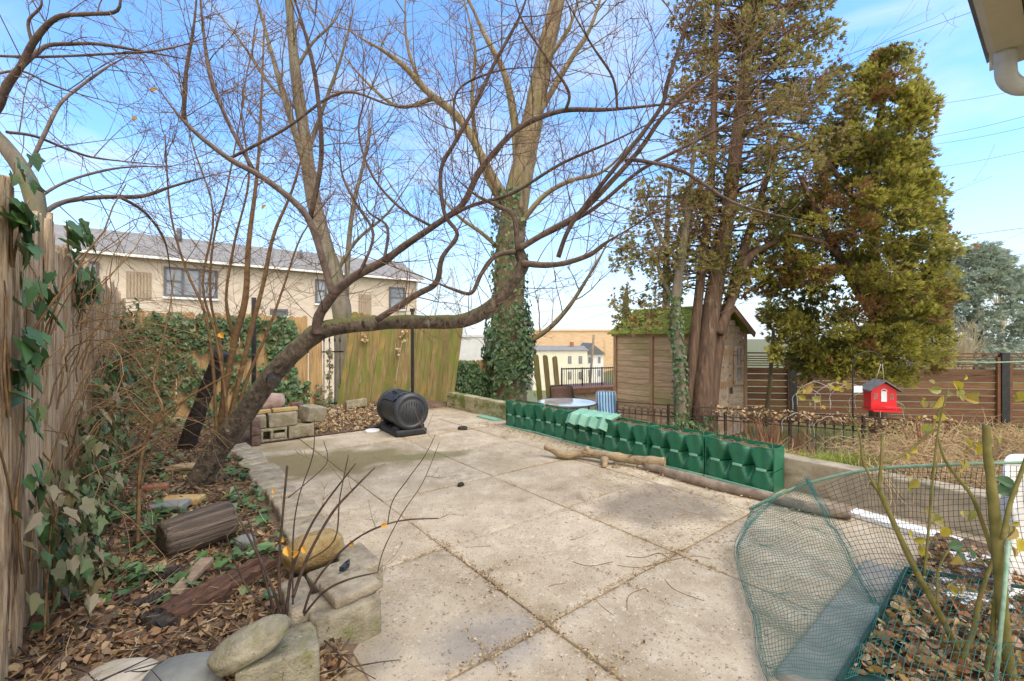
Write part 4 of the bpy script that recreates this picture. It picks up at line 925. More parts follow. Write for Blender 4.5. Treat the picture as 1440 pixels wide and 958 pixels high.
def slab(mb, A, d_, L_, wd, th, seed, n=18, m=8, am=.022):
    vs = []; sx_ = d_.cross(UZ).normalized(); uz_ = sx_.cross(d_)
    for sd in (1, -1):
        for i in range(n + 1):
            for j in range(m + 1):
                f = i / n; g = j / m - .5
                e = .02 * mnoise.noise(Vector((j * 1.3, seed, sd))) if i in (0, n) else 0
                vs.append(A + d_ * (f * L_ + e * 2) + sx_ * (g * wd * (1 - .25 * f) + .01 * mnoise.noise(Vector((i * .5, j, seed)))) + uz_ * (sd * th / 2 * (1 - .5 * abs(g)) + am * mnoise.noise(Vector((i * .9, j * 1.4, seed + sd)))))
    K = (n + 1) * (m + 1); fs = []
    for i in range(n):
        for j in range(m):
            q = i * (m + 1) + j; fs.append((q, q + 1, q + 2 + m, q + 1 + m)); fs.append((K + q + 1, K + q, K + q + 1 + m, K + q + 2 + m))
        for j in (0, m): q = i * (m + 1) + j; fs.append((q, q + m + 1, K + q + m + 1, K + q))
    for j in range(m):
        for i in (0, n): q = i * (m + 1) + j; fs.append((q, q + 1, K + q + 1, K + q))
    mb.add(vs, fs, False)
mb = MB(); slab(mb, A, d_, L_, .19, .075, 3); mb.build('rotten_slab', m_rot, cl)
mb = MB(); slab(mb, A - d_ * .07 - UZ * .02, d_, .17, .20, .10, 8, 8, 8, .03); mb.build('charred_end', m_char, cl)
mb = MB(); A = gp(244, 838, .10); B = gp(292, 786, .17); mb.bar(A, B, .075, UZ, .022); tag(mb.build('short_board', m_plank), 'short grey board propped on the burnt slab', 'board')
for (x, y, sx_, sy_, m_, lb, rz_) in ((218, 686, .22, .10, m_brickr, 'red brick half sunk in the bed left of the leaning tree', .3), (258, 703, .30, .12, m_bricky, 'mossy yellow brick behind the charred log', .1), (238, 712, .26, .16, m_rockgrey, 'flat grey slate chip just behind the charred log', .2), (262, 590, .5, .3, m_rockpale, 'pale flat stone at the foot of the ivy left of the stump', .2)):
    blk(gp(x, y, .12), (sx_, sy_, .06), rz_, m_, 'bed_brick' if 'brick' in lb else 'bed_stone', lb, 'brick' if 'brick' in lb else 'stone', None, .012, .006, x)
mb = MB(); A, B = gp(215, 665, .12), gp(300, 655, .14); mb.tube([A, lerp(A, B, .5) + UZ * .02, B], [.035, .045, .04], 9); tag(mb.build('small_log', m_drift), 'thin pale log lying behind the leaning tree', 'log')
for (x, y, sx_) in ((70, 905, .16), (215, 745, .0), (215, 810, .13), (190, 850, .14)):
    if sx_:
        mb = MB(); q = gp(x, y, .11); slab(mb, q, Vector((.9, .4, .1)).normalized(), sx_, .10, .03, x); tag(mb.build('bark_piece', m_char), {70: 'black bark scrap at the foot of the near fence', 215: 'black bark scrap left of the burnt slab', 190: 'dark bark scrap below the thin sapling'}[x], 'bark')
# dead stump leaning in the bed
st = thing('dead_stump', 'dead dark cut stump leaning behind the leaning tree', 'stump', gp(265, 632, .1))
cb = [(at(258, 640, 5.6), .10), (at(272, 600, 5.6), .095), (at(292, 545, 5.6), .085), (at(312, 495, 5.6), .085)]
pts, rr = smooth(cb, 5); mb = MB(); mb.tube(pts, knobbly(pts, rr, .2, 9), 12); mb.build('trunk', m_char, st)

# ------------------------------------------------------------------ table, chairs
tp = at(797, 566, 9.2)
tbl = thing('glass_table', 'round glass-topped patio table beyond the green planters', 'table', Vector((tp.x, tp.y, -.55)))
mb = MB(); c_ = Vector((tp.x, tp.y, tp.z)); mb.tube([c_ + UZ * z for z in (-.012, -.008, .004, .008)], [.60, .612, .612, .60], 40); top = mb.build('tabletop', m_tglass, tbl)
mb = MB(); mb.tube([c_ + Vector((.615 * math.cos(k * math.pi / 20), .615 * math.sin(k * math.pi / 20), -.004)) for k in range(41)], .018, 6); mb.build('rim', m_frame, top)
for k in range(4):
    q = math.pi / 4 + k * math.pi / 2 + .2; d_ = Vector((math.cos(q), math.sin(q), 0)); mb = MB(); mb.tube([c_ + d_ * .5 - UZ * .02, c_ + d_ * .47 - UZ * .3, c_ + d_ * .55 + UZ * (-.55 - tp.z)], .016, 6); mb.build('leg', m_black, tbl)
def chair(name, label, c, yaw, mseat, mframe, wd, zs, zt):
    t = thing(name, label, 'chair', Vector((c.x, c.y, -.55)))
    M_ = Matrix.Rotation(yaw, 3, 'Z')
    def q(x, y, z): return Vector((c.x, c.y, 0)) + M_ @ Vector((x, y, 0)) + UZ * z
    h = wd / 2
    mb = MB()
    for s in (-1, 1): mb.tube([q(s * h, -.02, zs), q(s * h, .12, zt - .03), q(s * (h - .03), .125, zt), q(0, .13, zt + .012)], .013, 6)
    mb.tube([q(-h, -.42, zs), q(h, -.42, zs)], .013, 6)
    for s in (-1, 1): mb.tube([q(s * h, -.42, zs), q(s * h, -.02, zs)], .013, 6); mb.tube([q(s * (h + .02), -.42, zs + .22), q(s * (h + .02), .05, zs + .22)], .014, 6); mb.tube([q(s * (h + .02), -.42, zs + .22), q(s * (h + .02), -.42, zs)], .012, 6)
    mb.build('frame', mframe, t)
    for (lx, ly, fx, fy) in ((-h, -.42, -h, -.47), (h, -.42, h, -.47), (-h, 0, -h, .08), (h, 0, h, .08)):
        mb = MB(); mb.tube([q(lx, ly, zs), q(fx, fy, -.55)], .013, 6); mb.build('leg', mframe, t)
    mb = MB(); n = 6
    for i in range(n + 1):
        f = i / n; mb.v += [q(-h + .01, lerp(-.015, .118, f) + .03 * math.sin(f * math.pi), lerp(zs + .03, zt, f)), q(h - .01, lerp(-.015, .118, f) + .03 * math.sin(f * math.pi), lerp(zs + .03, zt, f))]
    for i in range(n): mb.f.append((2 * i, 2 * i + 1, 2 * i + 3, 2 * i + 2)); mb.sm.append(True)
    o = mb.build('backrest', mseat, t)
    sm_ = o.modifiers.new('solid', 'SOLIDIFY'); sm_.thickness = .012
    mb = MB(); mb.rbox(Matrix.Translation(q(0, -.21, zs)) @ Matrix.Rotation(yaw, 4, 'Z'), (wd - .02, .40, .022), .009, 3); mb.build('seat', mseat, t)
    return t
cc = at(791, 560, 10.2); chair('patio_chair', 'brown mesh-backed patio chair on the far side of the glass table', cc, .15, m_wicker, m_black, .54, -.1, EYE - (544 - HOR) * 10.2 / F)
cc = at(853, 560, 9.0); chair('folding_chair', 'folding lawn chair with blue and white striped fabric right of the glass table', cc, -.12, m_blueA, m_steel, .40, -.17, EYE - (551 - HOR) * 9.1 / F)

# ------------------------------------------------------------------ feeder on its hook
pb = at(1201, 630, 6.0); pbz = pb.z - .12
hk = thing('shepherd_hook', 'thin black shepherd hook standing behind the retaining wall', 'hook', Vector((pb.x, pb.y, pbz)))
def hz_(y): return EYE - (y - HOR) * 6.0 / F
arc = [Vector((pb.x, pb.y, pbz)), Vector((pb.x - .02, pb.y, hz_(560)))] + [Vector((pb.x + .20 - .215 * math.cos(k * math.pi / 10), pb.y, hz_(512) + .17 * math.sin(k * math.pi / 10))) for k in range(0, 9)]
mb = MB(); mb.tube(arc, .009, 6); mb.build('pole', m_black, hk)
mb = MB(); e = arc[-1]; mb.tube([e, e + Vector((.03, 0, -.06)), e + Vector((.0, 0, -.10)), e + Vector((-.02, 0, -.07))], .007, 5); mb.build('hook_end', m_black, hk)
mb = MB(); mb.box(Vector((pb.x - .01, pb.y - .012, hz_(552))), Vector((.115, 0, .0)), Vector((0, .003, 0)), UZ * .09 + Vector((.0, 0, 0))); tag(mb.build('paper_tag', m_tagm), 'small pale blue tag tied to the shepherd hook', 'tag')
fc = at(1237, 556, 6.0)
fd = thing('bird_feeder', 'red house-shaped bird feeder hanging from the hook', 'bird feeder', Vector((fc.x, fc.y, hz_(577))))
z0, z1, z2 = hz_(574), hz_(547), hz_(537); hw, dp = .145, .10
def fp(x, y, z): return Vector((fc.x, fc.y, 0)) + Matrix.Rotation(-.25, 3, 'Z') @ Vector((x, y, 0)) + UZ * z
mb = MB()
mb.add([fp(-hw, -dp, z0), fp(hw, -dp, z0), fp(hw, -dp, z1), fp(0, -dp, z2), fp(-hw, -dp, z1), fp(-hw, dp, z0), fp(hw, dp, z0), fp(hw, dp, z1), fp(0, dp, z2), fp(-hw, dp, z1)],
       [(0, 1, 2, 3, 4), (9, 8, 7, 6, 5), (0, 5, 6, 1), (1, 6, 7, 2), (2, 7, 8, 3), (3, 8, 9, 4), (4, 9, 5, 0)])
fbody = mb.build('body', m_red, fd)
mb = MB(); mb.box(fp(-.032, -dp - .006, z0 + .10), fp(.032, 0, 0) - fp(-.032, 0, 0), fp(0, .005, 0) - fp(0, 0, 0), UZ * .14); mb.tube([fp(.032 * math.cos(k * math.pi / 6), -dp - .006, z0 + .24 + .03 * math.sin(k * math.pi / 6)) for k in range(7)], .006, 4); mb.build('seed_window', m_tagm, fbody)
for s in (-1, 1):
    mb = MB()
    for i in range(2):
        for j in range(3): mb.box(fp(s * .09 - .024 + i * .026, -dp - .004, z0 + .13 + j * .03), fp(.018, 0, 0) - fp(0, 0, 0), fp(0, .004, 0) - fp(0, 0, 0), UZ * .022)
    mb.build('side_window', m_white if False else m_rockpink, fbody)
mb = MB()
for s in (-1, 1):
    A = [fp(s * (hw + .05), -dp - .05, z1 - .025), fp(0, -dp - .05, z2 + .015), fp(0, dp + .05, z2 + .015), fp(s * (hw + .05), dp + .05, z1 - .025)]
    mb.add(A + [q + UZ * .02 for q in A], [(0, 1, 2, 3), (7, 6, 5, 4), (0, 4, 5, 1), (1, 5, 6, 2), (2, 6, 7, 3), (3, 7, 4, 0)])
mb.build('roof', m_slate, fd)
mb = MB(); mb.box(fp(-hw - .015, -dp - .09, z0 - .025), fp(2 * hw + .03, 0, 0) - fp(0, 0, 0), fp(0, 2 * dp + .1, 0) - fp(0, 0, 0), UZ * .022)
for i in range(12): mb.tube([fp(-hw + i * .026, -dp - .085, z0), fp(-hw + i * .026, -dp - .085, z0 + .04)], .006, 5)
mb.tube([fp(-hw, -dp - .085, z0 + .04), fp(hw, -dp - .085, z0 + .04)], .007, 5)
mb.build('perch_tray', m_red, fd)
mb = MB(); mb.tube([fp(-.05, 0, z2), e + Vector((-.01, 0, -.10))], .004, 4); mb.tube([fp(.05, 0, z2), e + Vector((.01, 0, -.10))], .004, 4); mb.build('hanger_wire', m_hoop, fd)
# thin green stake with red cord left of the feeder (standing by the slat fence)
mb = MB(); mb.tube([at(1076, 600, 9.6), at(1083, 540, 9.6), at(1086, 490, 9.6), at(1088, 462, 9.6)], [.05, .045, .04, .035], 7); tag(mb.build('young_tree', m_barkmoss), 'thin greenish trunk against the slat fence just right of the shed', 'tree')
mb = MB(); mb.tube([at(1109, 580, 9.4), at(1108, 500, 9.4)], .014, 5); tag(mb.build('garden_stake', m_brickr), 'thin rusty stake beside the left black fence post', 'stake')
hoops = [(1145, 560, 48), (1135, 566, 40), (1175, 566, 58), (1195, 566, 55), (1215, 570, 40), (1255, 580, 34), (1120, 600, 40), (1165, 605, 40)]
hl = ['leftmost tall white wire hoop before the slat fence', 'small white wire hoop inside the leftmost one', 'wide white wire hoop left of the hook pole', 'wide white wire hoop crossing the hook pole', 'narrow white wire hoop under the feeder', 'white wire hoop right of the feeder', 'low bent wire hoop left of the red stalks', 'low bent wire hoop behind the grass clump']
for (x, y, wd), lb in zip(hoops, hl):
    D = 6.45; c_ = at(x, y, D); r_ = wd / 2 * D / F; mb = MB()
    zb2 = c_.z + .10
    mb.tube([Vector((c_.x - r_, D, zb2 - .2))] + [Vector((c_.x - r_ * math.cos(k * math.pi / 14), D + .03 * math.sin(k), c_.z + r_ * .95 * math.sin(k * math.pi / 14))) for k in range(15)] + [Vector((c_.x + r_, D, zb2 - .2))], .0038, 5, False)
    tag(mb.build('wire_hoop', m_hoop), lb, 'wire hoop', 'white wire border hoops')

# ------------------------------------------------------------------ white sheeting, rose bed edging, netting
mb = MB(); q0, q1, q2, q3 = gp(1193, 726), gp(1205, 721), gp(1370, 757), gp(1345, 772)
mb.box(Vector((q0.x, q0.y, .004)), q3 - q0, q1 - q0, UZ * .035); tag(mb.build('white_board', m_white), 'long white board lying on the ground along the retaining wall', 'board')
m_ = sheet(lambda u, v: gp(lerp(1335, 1475, u) - 40 * v, lerp(775, 845, v) + 12 * u, .06 + .03 * mnoise.noise(Vector((u * 4, v * 4, 2)))), 10, 8)
o = m_.build('white_sheeting', m_white); tag(o, 'crumpled white sheeting half under dead leaves in the rose bed', 'sheeting')
m_ = sheet(lambda u, v: Vector((lerp(2.76, 3.15, u) + .05 * v, 2.45 + .22 * math.sin(u * 2.5), lerp(.0, 1.5 - (652 - HOR) * 2.45 / F - .25 * (1 - math.sin(min(1, u * 1.6) * math.pi / 2)), v) + .0)), 12, 12)
for v in m_.v: v += Vector((.03, .03, .02)) * mnoise.noise(v * 4)
o = m_.build('white_tarp_bag', m_white); o.modifiers.new('s', 'SOLIDIFY').thickness = .02; tag(o, 'white plastic bag standing at the right edge of the picture behind the netting', 'bag')
# edging: grey coping slab and dark green inner border
E0, E1 = gp(1276, 818), gp(1196, 962)
ed = (E0 - E1).normalized(); en = Vector((-ed.y, ed.x, 0))
if en.y < 0: en = -en
blk((E0 + E1) / 2 + en * .115 + UZ * .02 - ed * .1, ((E0 - E1).length + .25, .20, .06), math.atan2(ed.y, ed.x), m_slab, 'coping_slab', 'grey coping slab under the netting beside the rose bed', 'slab', None, .01, .004, 70)
mb = MB(); mb.box(E1 - ed * .15 + UZ * .003, ed * ((E0 - E1).length + .15), en * .012, UZ * .085); mb.box(E0 + UZ * .003, -en * .01, ed * .013 + Vector((.0, 0, 0)), UZ * .085)
mb.box(E0 + ed * .0 + UZ * .003, Vector((.75, -.32, 0)), Vector((.01, .02, 0)), UZ * .08)
mb.add([E1 - ed * .15 + UZ * .05, E0 + UZ * .05, E0 - en * .16 + UZ * .045, E1 - ed * .15 - en * .14 + UZ * .045], [(0, 1, 2, 3)])
tag(mb.build('bed_liner', m_edging), 'dark green plastic liner along the edge of the rose bed', 'liner')
def bil(A, B, Cc, D_, u, v): return lerp(lerp(A, B, u), lerp(D_, Cc, u), v)     # A top-left, B top-right, Cc bottom-right, D_ bottom-left
def net(fn, nu, nv, r, mbx):
    G = [[fn(i / nu, j / nv) for i in range(nu + 1)] for j in range(nv + 1)]
    for row in G: mbx.tube(row, r, 3, False)
    for i in range(nu + 1): mbx.tube([G[j][i] for j in range(nv + 1)], r, 3, False)
nt_ = thing('garden_netting', 'crumpled green plastic mesh netting hung around the rose bed at the lower right', 'netting', Vector((1.9, 2.6, 0)))
A, B = at(1056, 716, 3.55), at(1140, 679, 3.30)
TL1, BL1 = at(1036, 770, 2.95), at(1082, 975, 1.83)
TR1, M1, BR1 = at(1140, 679, 3.30), at(1178, 748, 2.85), at(1238, 868, 2.33)
BR2 = at(1205, 985, 1.86)
def crinkle(p, s): return p + Vector((.014, .014, .022)) * s * mnoise.noise(p * 4.3) + Vector((.012, .012, .014)) * s * mnoise.noise(p * 9) + Vector((.004, .004, .004)) * s * mnoise.noise(p * 23)
mb = MB()
def flap(u, v):
    l = lerp(lerp(A, TL1, min(1, v / .28)), BL1, max(0, (v - .28) / .72)); r_ = lerp(lerp(TR1, M1, min(1, v / .28)), lerp(BR1, BR2, max(0, (v - .72) / .28)) if v > .72 else lerp(M1, BR1, max(0, (v - .28) / .44)), 1 if v > .28 else 0)
    p = lerp(l, r_, u); p.z += .05 * math.sin(u * math.pi) * math.sin(min(1, v * 1.6) * math.pi) * (1 if v < .62 else 0) + .03 * math.sin(u * 9 + v * 3) * (1 - v); p.z = max(p.z, .075)
    return crinkle(p, 1)
net(flap, 38, 64, .0014, mb)
mb.build('front_flap', m_net, nt_)
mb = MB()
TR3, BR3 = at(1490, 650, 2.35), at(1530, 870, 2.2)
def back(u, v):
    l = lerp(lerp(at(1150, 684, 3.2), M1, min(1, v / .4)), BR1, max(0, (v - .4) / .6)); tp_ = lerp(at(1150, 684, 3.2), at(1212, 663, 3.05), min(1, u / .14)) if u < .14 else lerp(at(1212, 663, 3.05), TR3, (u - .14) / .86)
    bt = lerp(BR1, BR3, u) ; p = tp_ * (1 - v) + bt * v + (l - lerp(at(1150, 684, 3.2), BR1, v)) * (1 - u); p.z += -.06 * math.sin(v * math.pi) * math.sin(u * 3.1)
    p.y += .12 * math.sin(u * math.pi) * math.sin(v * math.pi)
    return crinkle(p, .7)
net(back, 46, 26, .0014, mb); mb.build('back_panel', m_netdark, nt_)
mb = MB()
def front(u, v):
    p = lerp(lerp(at(1262, 790, 2.55), at(1560, 868, 1.9), u), lerp(at(1212, 950, 1.9), at(1480, 1010, 1.55), u), v)
    p.z = max(.05, p.z) + .05 * math.sin(v * math.pi) + .01 * math.sin(u * 16)
    return crinkle(p, 1)
net(front, 26, 16, .0015, mb); mb.build('ground_panel', m_net, nt_)
mb = MB()   # gathered fold between the panels
for k in range(10):
    o_ = Vector((R.uniform(-.035, .035), R.uniform(-.02, .02), R.uniform(-.01, .03)))
    pts, rr = smooth([(at(1133, 676, 3.3) + o_ * .6, .0012), (at(1150, 705, 3.1) + o_, .0012), (M1 + o_, .0012), (lerp(M1, BR1, .5) + o_ * 1.2, .0012), (BR1 + o_, .0012), (at(1212, 965, 1.9) + o_, .0012)], 5); mb.tube([crinkle(p, 1.5) for p in pts], rr, 4, False)
    pts, rr = smooth([(at(1093, 698, 3.4) + o_, .0011), (at(1060, 730, 3.15) + o_, .0011), (TL1 + o_ * .7, .0011), (lerp(TL1, BL1, .4) + o_ * .7, .0011), (BL1 + o_ * .7, .0011)], 5); mb.tube([crinkle(p, 1.5) for p in pts], rr, 4, False)
mb.build('gathered_fold', m_net, nt_)
mb = MB(); pts, rr = smooth([(at(1054, 716, 3.56), .013), (at(1100, 694, 3.42), .013), (at(1140, 679, 3.3), .012), (at(1212, 662, 3.05), .011), (at(1300, 655, 2.75), .010), (at(1390, 652, 2.5), .009), (at(1490, 649, 2.35), .009)], 5)
mb.tube(pts, rr, 6); mb.build('top_cord', m_rope, nt_)
mb = MB(); mb.tube([at(1400, 965, 1.75), at(1412, 838, 1.82), at(1418, 760, 1.86)], .008, 6); tag(mb.build('bamboo_stake', m_rope), 'thin green stake in the rose bed at the right edge', 'stake')
# ------------------------------------------------------------------ trees and shrubs
def pxr(r, D): return r * D / F
def path(ctrl, n=5):
    """ctrl: (x, y, r) pixels with depth D -> world points and radii"""
    return smooth([(at(x, y, D), pxr(r, D)) for x, y, r, D in ctrl], n)
def grow(mb, p, d, L, r, lvl, sides=3, wig=.16, up=.05, nseg=5, kids=(3, 6), spread=.9):
    pts = [p.copy()]; d = d.normalized(); dd = []
    for i in range(nseg):
        d = (d + rv(wig) + Vector((0, 0, up))).normalized(); dd.append(d.copy()); pts.append(pts[-1] + d * (L / nseg))
    mb.tube(pts, [max(r * (1 - .72 * i / nseg), .0009) for i in range(nseg + 1)], sides, False)
    if lvl > 0:
        for k in range(R.randint(*kids)):
            f = R.uniform(.2, .97) * nseg; i = min(int(f), nseg - 1); q = lerp(pts[i], pts[i + 1], f - i)
            sd = dd[i].orthogonal(); sd.rotate(Matrix.Rotation(R.uniform(0, 6.28), 3, dd[i]))
            grow(mb, q, dd[i] + sd * R.uniform(spread * .5, spread * 1.3), L * R.uniform(.3, .65) * (1.15 - f / nseg * .5), r * .55, lvl - 1, 3, wig, up, max(3, nseg - 1), kids, spread)
def twigs_along(mb, pts, rr, per_m, Lr, r, lvl, up=.05, start=0, dirbias=Vector((0, 0, .35)), wig=.16, spread=.9, kids=(2, 5)):
    acc = 0
    for i in range(start, len(pts) - 1):
        seg = pts[i + 1] - pts[i]; acc += seg.length * per_m
        while acc > 1:
            acc -= 1; t = seg.normalized(); sd = t.orthogonal(); sd.rotate(Matrix.Rotation(R.uniform(0, 6.28), 3, t))
            d = t * R.uniform(.1, .9) + sd + dirbias
            grow(mb, pts[i] + seg * R.random(), d, R.uniform(*Lr), min(r * R.uniform(.7, 1.2), rr[i] * .7), lvl, 3, wig, up, 6, kids, spread)
def make_tree(name, label, cat, base, limbs, m_trunk, m_limb, m_tw, tw, trunk_n=1, sides=10, ls=.62, ts=.93):
    """limbs: list of control lists; the first trunk_n form the trunk"""
    t = thing(name, label, cat, base)
    tm, lm, wm = MB(), MB(), MB()
    for i, c in enumerate(limbs):
        pts, rr = path(c)
        n_ = len(rr); rr = [max(r * (ts if i < trunk_n else ls) * (1 if k < n_ - 8 or i < trunk_n else lerp(1, .35, (k - n_ + 8) / 8)), .002) for k, r in enumerate(rr)]
        if i >= trunk_n: grow(wm, pts[-1], pts[-1] - pts[-2], tw[1][1] * 1.1, rr[-1], 2, 4, .13, .03, 7, (3, 5), .7)
        (tm if i < trunk_n else lm).tube(pts, knobbly(pts, rr, .13, i), sides if i < trunk_n else 8)
        if tw:
            st_ = int(len(pts) * .55) if i < trunk_n else 0
            twigs_along(wm, pts, rr, *tw[:4], start=st_, **(tw[4] if len(tw) > 4 else {}))
    tm.build('trunk', m_trunk, t)
    if lm.v: lm.build('limbs', m_limb, t)
    if wm.v: wm.build('twigs', m_tw, t)
    return t
def cst(D0, D1, *pts):
    n = len(pts); return [(x, y, r, lerp(D0, D1, i / max(1, n - 1))) for i, (x, y, r) in enumerate(pts)]

# the leaning tree of the left bed
limbs = [
 cst(4.25, 4.0, (266, 708, 20), (285, 668, 17.5), (310, 628, 16.5), (345, 580, 16), (385, 525, 14.5), (425, 485, 14), (455, 464, 13.5), (500, 457, 11.5), (560, 453, 10.5), (620, 453, 10.5), (655, 450, 11), (690, 432, 10.5), (716, 402, 10), (735, 374, 9.5), (728, 350, 8)),
 cst(4.1, 3.9, (448, 470, 14), (447, 450, 12), (457, 430, 11.5), (475, 408, 11), (500, 388, 10), (540, 367, 9), (570, 345, 8), (610, 318, 7), (650, 288, 7), (672, 245, 7), (695, 215, 6.5), (730, 180, 6), (790, 156, 5.5), (860, 154, 5), (970, 143, 4)),
 cst(4.05, 4.4, (468, 415, 8), (455, 370, 8), (440, 322, 8), (420, 290, 7), (370, 250, 6.5), (325, 225, 6), (285, 195, 5), (258, 170, 4.5), (240, 148, 3.5)),
 cst(4.4, 4.2, (258, 168, 5), (262, 100, 4), (272, 40, 3.2), (278, -20, 3)),
 cst(4.3, 4.5, (355, 237, 5), (320, 170, 4.5), (297, 110, 4.5), (288, 60, 4), (280, -20, 3.5)),
 cst(4.2, 4.0, (436, 308, 6), (452, 220, 5.5), (445, 120, 5), (430, 50, 4.5), (408, -20, 4)),
 cst(4.3, 3.9, (325, 222, 3.5), (400, 182, 3.2), (480, 130, 3), (560, 150, 2.5), (640, 140, 2)),
 cst(3.95, 3.6, (530, 450, 7), (585, 415, 7), (613, 398, 7), (622, 362, 5.5), (643, 330, 5), (625, 300, 4.8), (620, 240, 4.6), (640, 200, 4.5), (665, 155, 4.5), (695, 90, 4), (730, 25, 3.5), (745, -20, 3)),
 cst(3.95, 3.8, (725, 354, 6), (697, 360, 5.5), (677, 385, 5), (663, 412, 4.5), (640, 408, 4.5), (615, 398, 5)),
 cst(3.95, 3.5, (735, 370, 8), (765, 373, 7), (795, 370, 6.2), (830, 358, 6), (850, 343, 5), (868, 332, 4.5)),
 cst(3.95, 3.4, (730, 350, 7), (770, 326, 7), (815, 300, 6.5), (860, 255, 6), (900, 210, 5.5), (930, 167, 5), (975, 122, 4.2), (1022, 90, 2.6)),
 cst(3.85, 3.3, (785, 362, 5.5), (800, 322, 5), (830, 280, 5), (860, 242, 5), (890, 205, 4.8), (930, 150, 5), (938, 118, 5), (955, 65, 4), (980, -20, 3)),
 cst(3.95, 3.4, (750, 338, 5), (830, 297, 4.5), (900, 240, 4.2), (970, 203, 3.6), (1040, 165, 3), (1110, 128, 2)),
 cst(3.7, 3.3, (880, 226, 4.5), (900, 226, 4.5), (960, 241, 4), (1025, 282, 3.4), (1080, 300, 2.6), (1130, 310, 1.6)),
 cst(3.95, 3.8, (728, 352, 6), (722, 305, 5), (700, 290, 5), (670, 275, 3.5), (640, 250, 2.5)),
 cst(3.95, 3.7, (570, 345, 5), (650, 295, 4.5), (720, 272, 4), (790, 230, 3.4), (870, 195, 2.8), (960, 150, 2)),
 cst(3.9, 3.5, (795, 156, 4), (800, 130, 3.6), (775, 90, 3), (735, 30, 2.6), (720, -20, 2.4)),
 cst(3.6, 3.4, (868, 154, 3), (862, 110, 3), (830, 60, 2.8), (790, -10, 2.4)),
 cst(3.9, 3.8, (642, 200, 3), (642, 130, 2.6), (700, 100, 2.4), (760, 95, 1.8)),
 cst(4.0, 4.1, (505, 385, 4), (525, 330, 3.4), (500, 285, 3), (480, 240, 2.6), (478, 170, 2)),
 cst(4.0, 3.9, (610, 320, 3.5), (560, 290, 3), (520, 240, 2.6), (505, 170, 2.2), (540, 90, 1.8)),
 cst(3.95, 4.2, (540, 367, 4), (545, 320, 3), (520, 300, 2.6), (505, 275, 2)),
]
make_tree('leaning_tree', 'bare crooked tree leaning right from the left bed, its limb stretching across the patio', 'tree', gp(272, 695, .08), limbs, m_bark, m_barkred, m_twig, (8, (.35, 1.1), .0054, 2, dict(kids=(3, 6), wig=.14, spread=.8)))
mb = MB(); q = at(385, 533, 4.1); mb.tube([q, q + Vector((.06, -.12, -.02)), q + Vector((.075, -.16, -.02))], [.07, .05, .045], 8)
mb.build('cut_stub', m_char, [o for o in C.objects if o.name == 'leaning_tree'][0])

# tree behind the near left fence
limbs = [
 cst(3.3, 3.2, (62, 700, 14), (56, 420, 13), (52, 300, 12), (38, 252, 11), (12, 212, 10), (-18, 178, 9), (-25, 165, 9)),
 cst(3.2, 3.0, (-22, 178, 8), (-2, 150, 8), (10, 120, 8), (30, 92, 7), (50, 55, 6.5), (80, 25, 5), (120, 20, 4.5), (165, 15, 4), (168, -20, 3.5)),
 cst(3.1, 3.6, (28, 96, 5), (50, 76, 5), (68, 64, 4.5), (100, 62, 4), (137, 62, 3.6), (200, 72, 3), (270, 85, 2)),
 cst(3.1, 3.5, (-20, 78, 3), (60, 80, 2.8), (150, 76, 2.6), (230, 70, 2.2), (300, 50, 1.6)),
 cst(3.3, 4.2, (36, 245, 4), (62, 190, 4), (82, 150, 3.6), (102, 130, 3.4), (150, 95, 2.8), (175, 82, 1.8)),
 cst(3.3, 4.6, (62, 300, 5), (80, 288, 5.5), (105, 281, 5.2), (150, 277, 5), (200, 276, 4.4), (240, 263, 3.6), (300, 246, 2.6)),
 cst(3.8, 4.6, (170, 278, 4), (205, 300, 3), (232, 340, 2.4), (240, 390, 1.6)),
 cst(3.3, 4.6, (10, 186, 3.4), (50, 192, 3.2), (100, 212, 3), (140, 223, 2.6), (225, 232, 2)),
 cst(3.4, 4.4, (55, 278, 3.4), (80, 262, 3.2), (115, 248, 3), (170, 236, 2.6), (235, 234, 2)),
 cst(3.2, 3.6, (-10, 105, 3), (30, 100, 2.6), (70, 118, 2.2), (110, 132, 1.8), (180, 150, 1.4)),
 cst(3.1, 3.0, (45, 60, 3.5), (40, 30, 3), (58, 8, 2.6), (55, -20, 2.4)),
]
make_tree('bare_tree', 'bare tree rising behind the near left fence, forking at the left picture edge', 'tree', Vector((at(62, 700, 3.3).x, 3.3, -.1)), limbs, m_barkgrey, m_barkred, m_twig, (7, (.3, 1.0), .0048, 2, dict(kids=(2, 5), wig=.13, up=.0, dirbias=Vector((.25, .1, .05)))))

# grey twin-stem tree behind the ivy fence
limbs = [
 cst(12, 12, (486, 590, 15), (483, 470, 14), (476, 410, 13.5), (455, 340, 12), (438, 265, 10.5), (428, 190, 9), (416, 105, 8), (408, 20, 6), (402, -60, 5)),
 cst(12, 11.5, (443, 285, 9), (425, 220, 8), (404, 150, 7.5), (382, 75, 6), (356, -20, 4.5)),
 cst(12, 12.4, (486, 440, 7), (490, 350, 6), (497, 290, 5), (512, 225, 3.5), (520, 170, 2)),
 cst(12, 11.4, (432, 220, 5), (455, 150, 4.2), (480, 80, 3.4), (500, 0, 2.6)),
 cst(12, 12.6, (425, 160, 4), (380, 120, 3.6), (340, 60, 3), (300, 10, 2)),
 cst(12, 12, (470, 390, 5), (500, 340, 4), (545, 300, 3), (580, 250, 2)),
 cst(12, 12, (415, 100, 4), (440, 60, 3), (470, 30, 2.4), (495, -20, 2)),
]
make_tree('grey_tree', 'grey bare twin-stem tree standing behind the ivy fence in front of the cream house', 'tree', Vector((at(486, 590, 12).x, 12, -.6)), limbs, m_barkgrey, m_barkgrey, m_twigtan, (2.4, (.8, 2.5), .020, 2, dict(kids=(2, 4))))

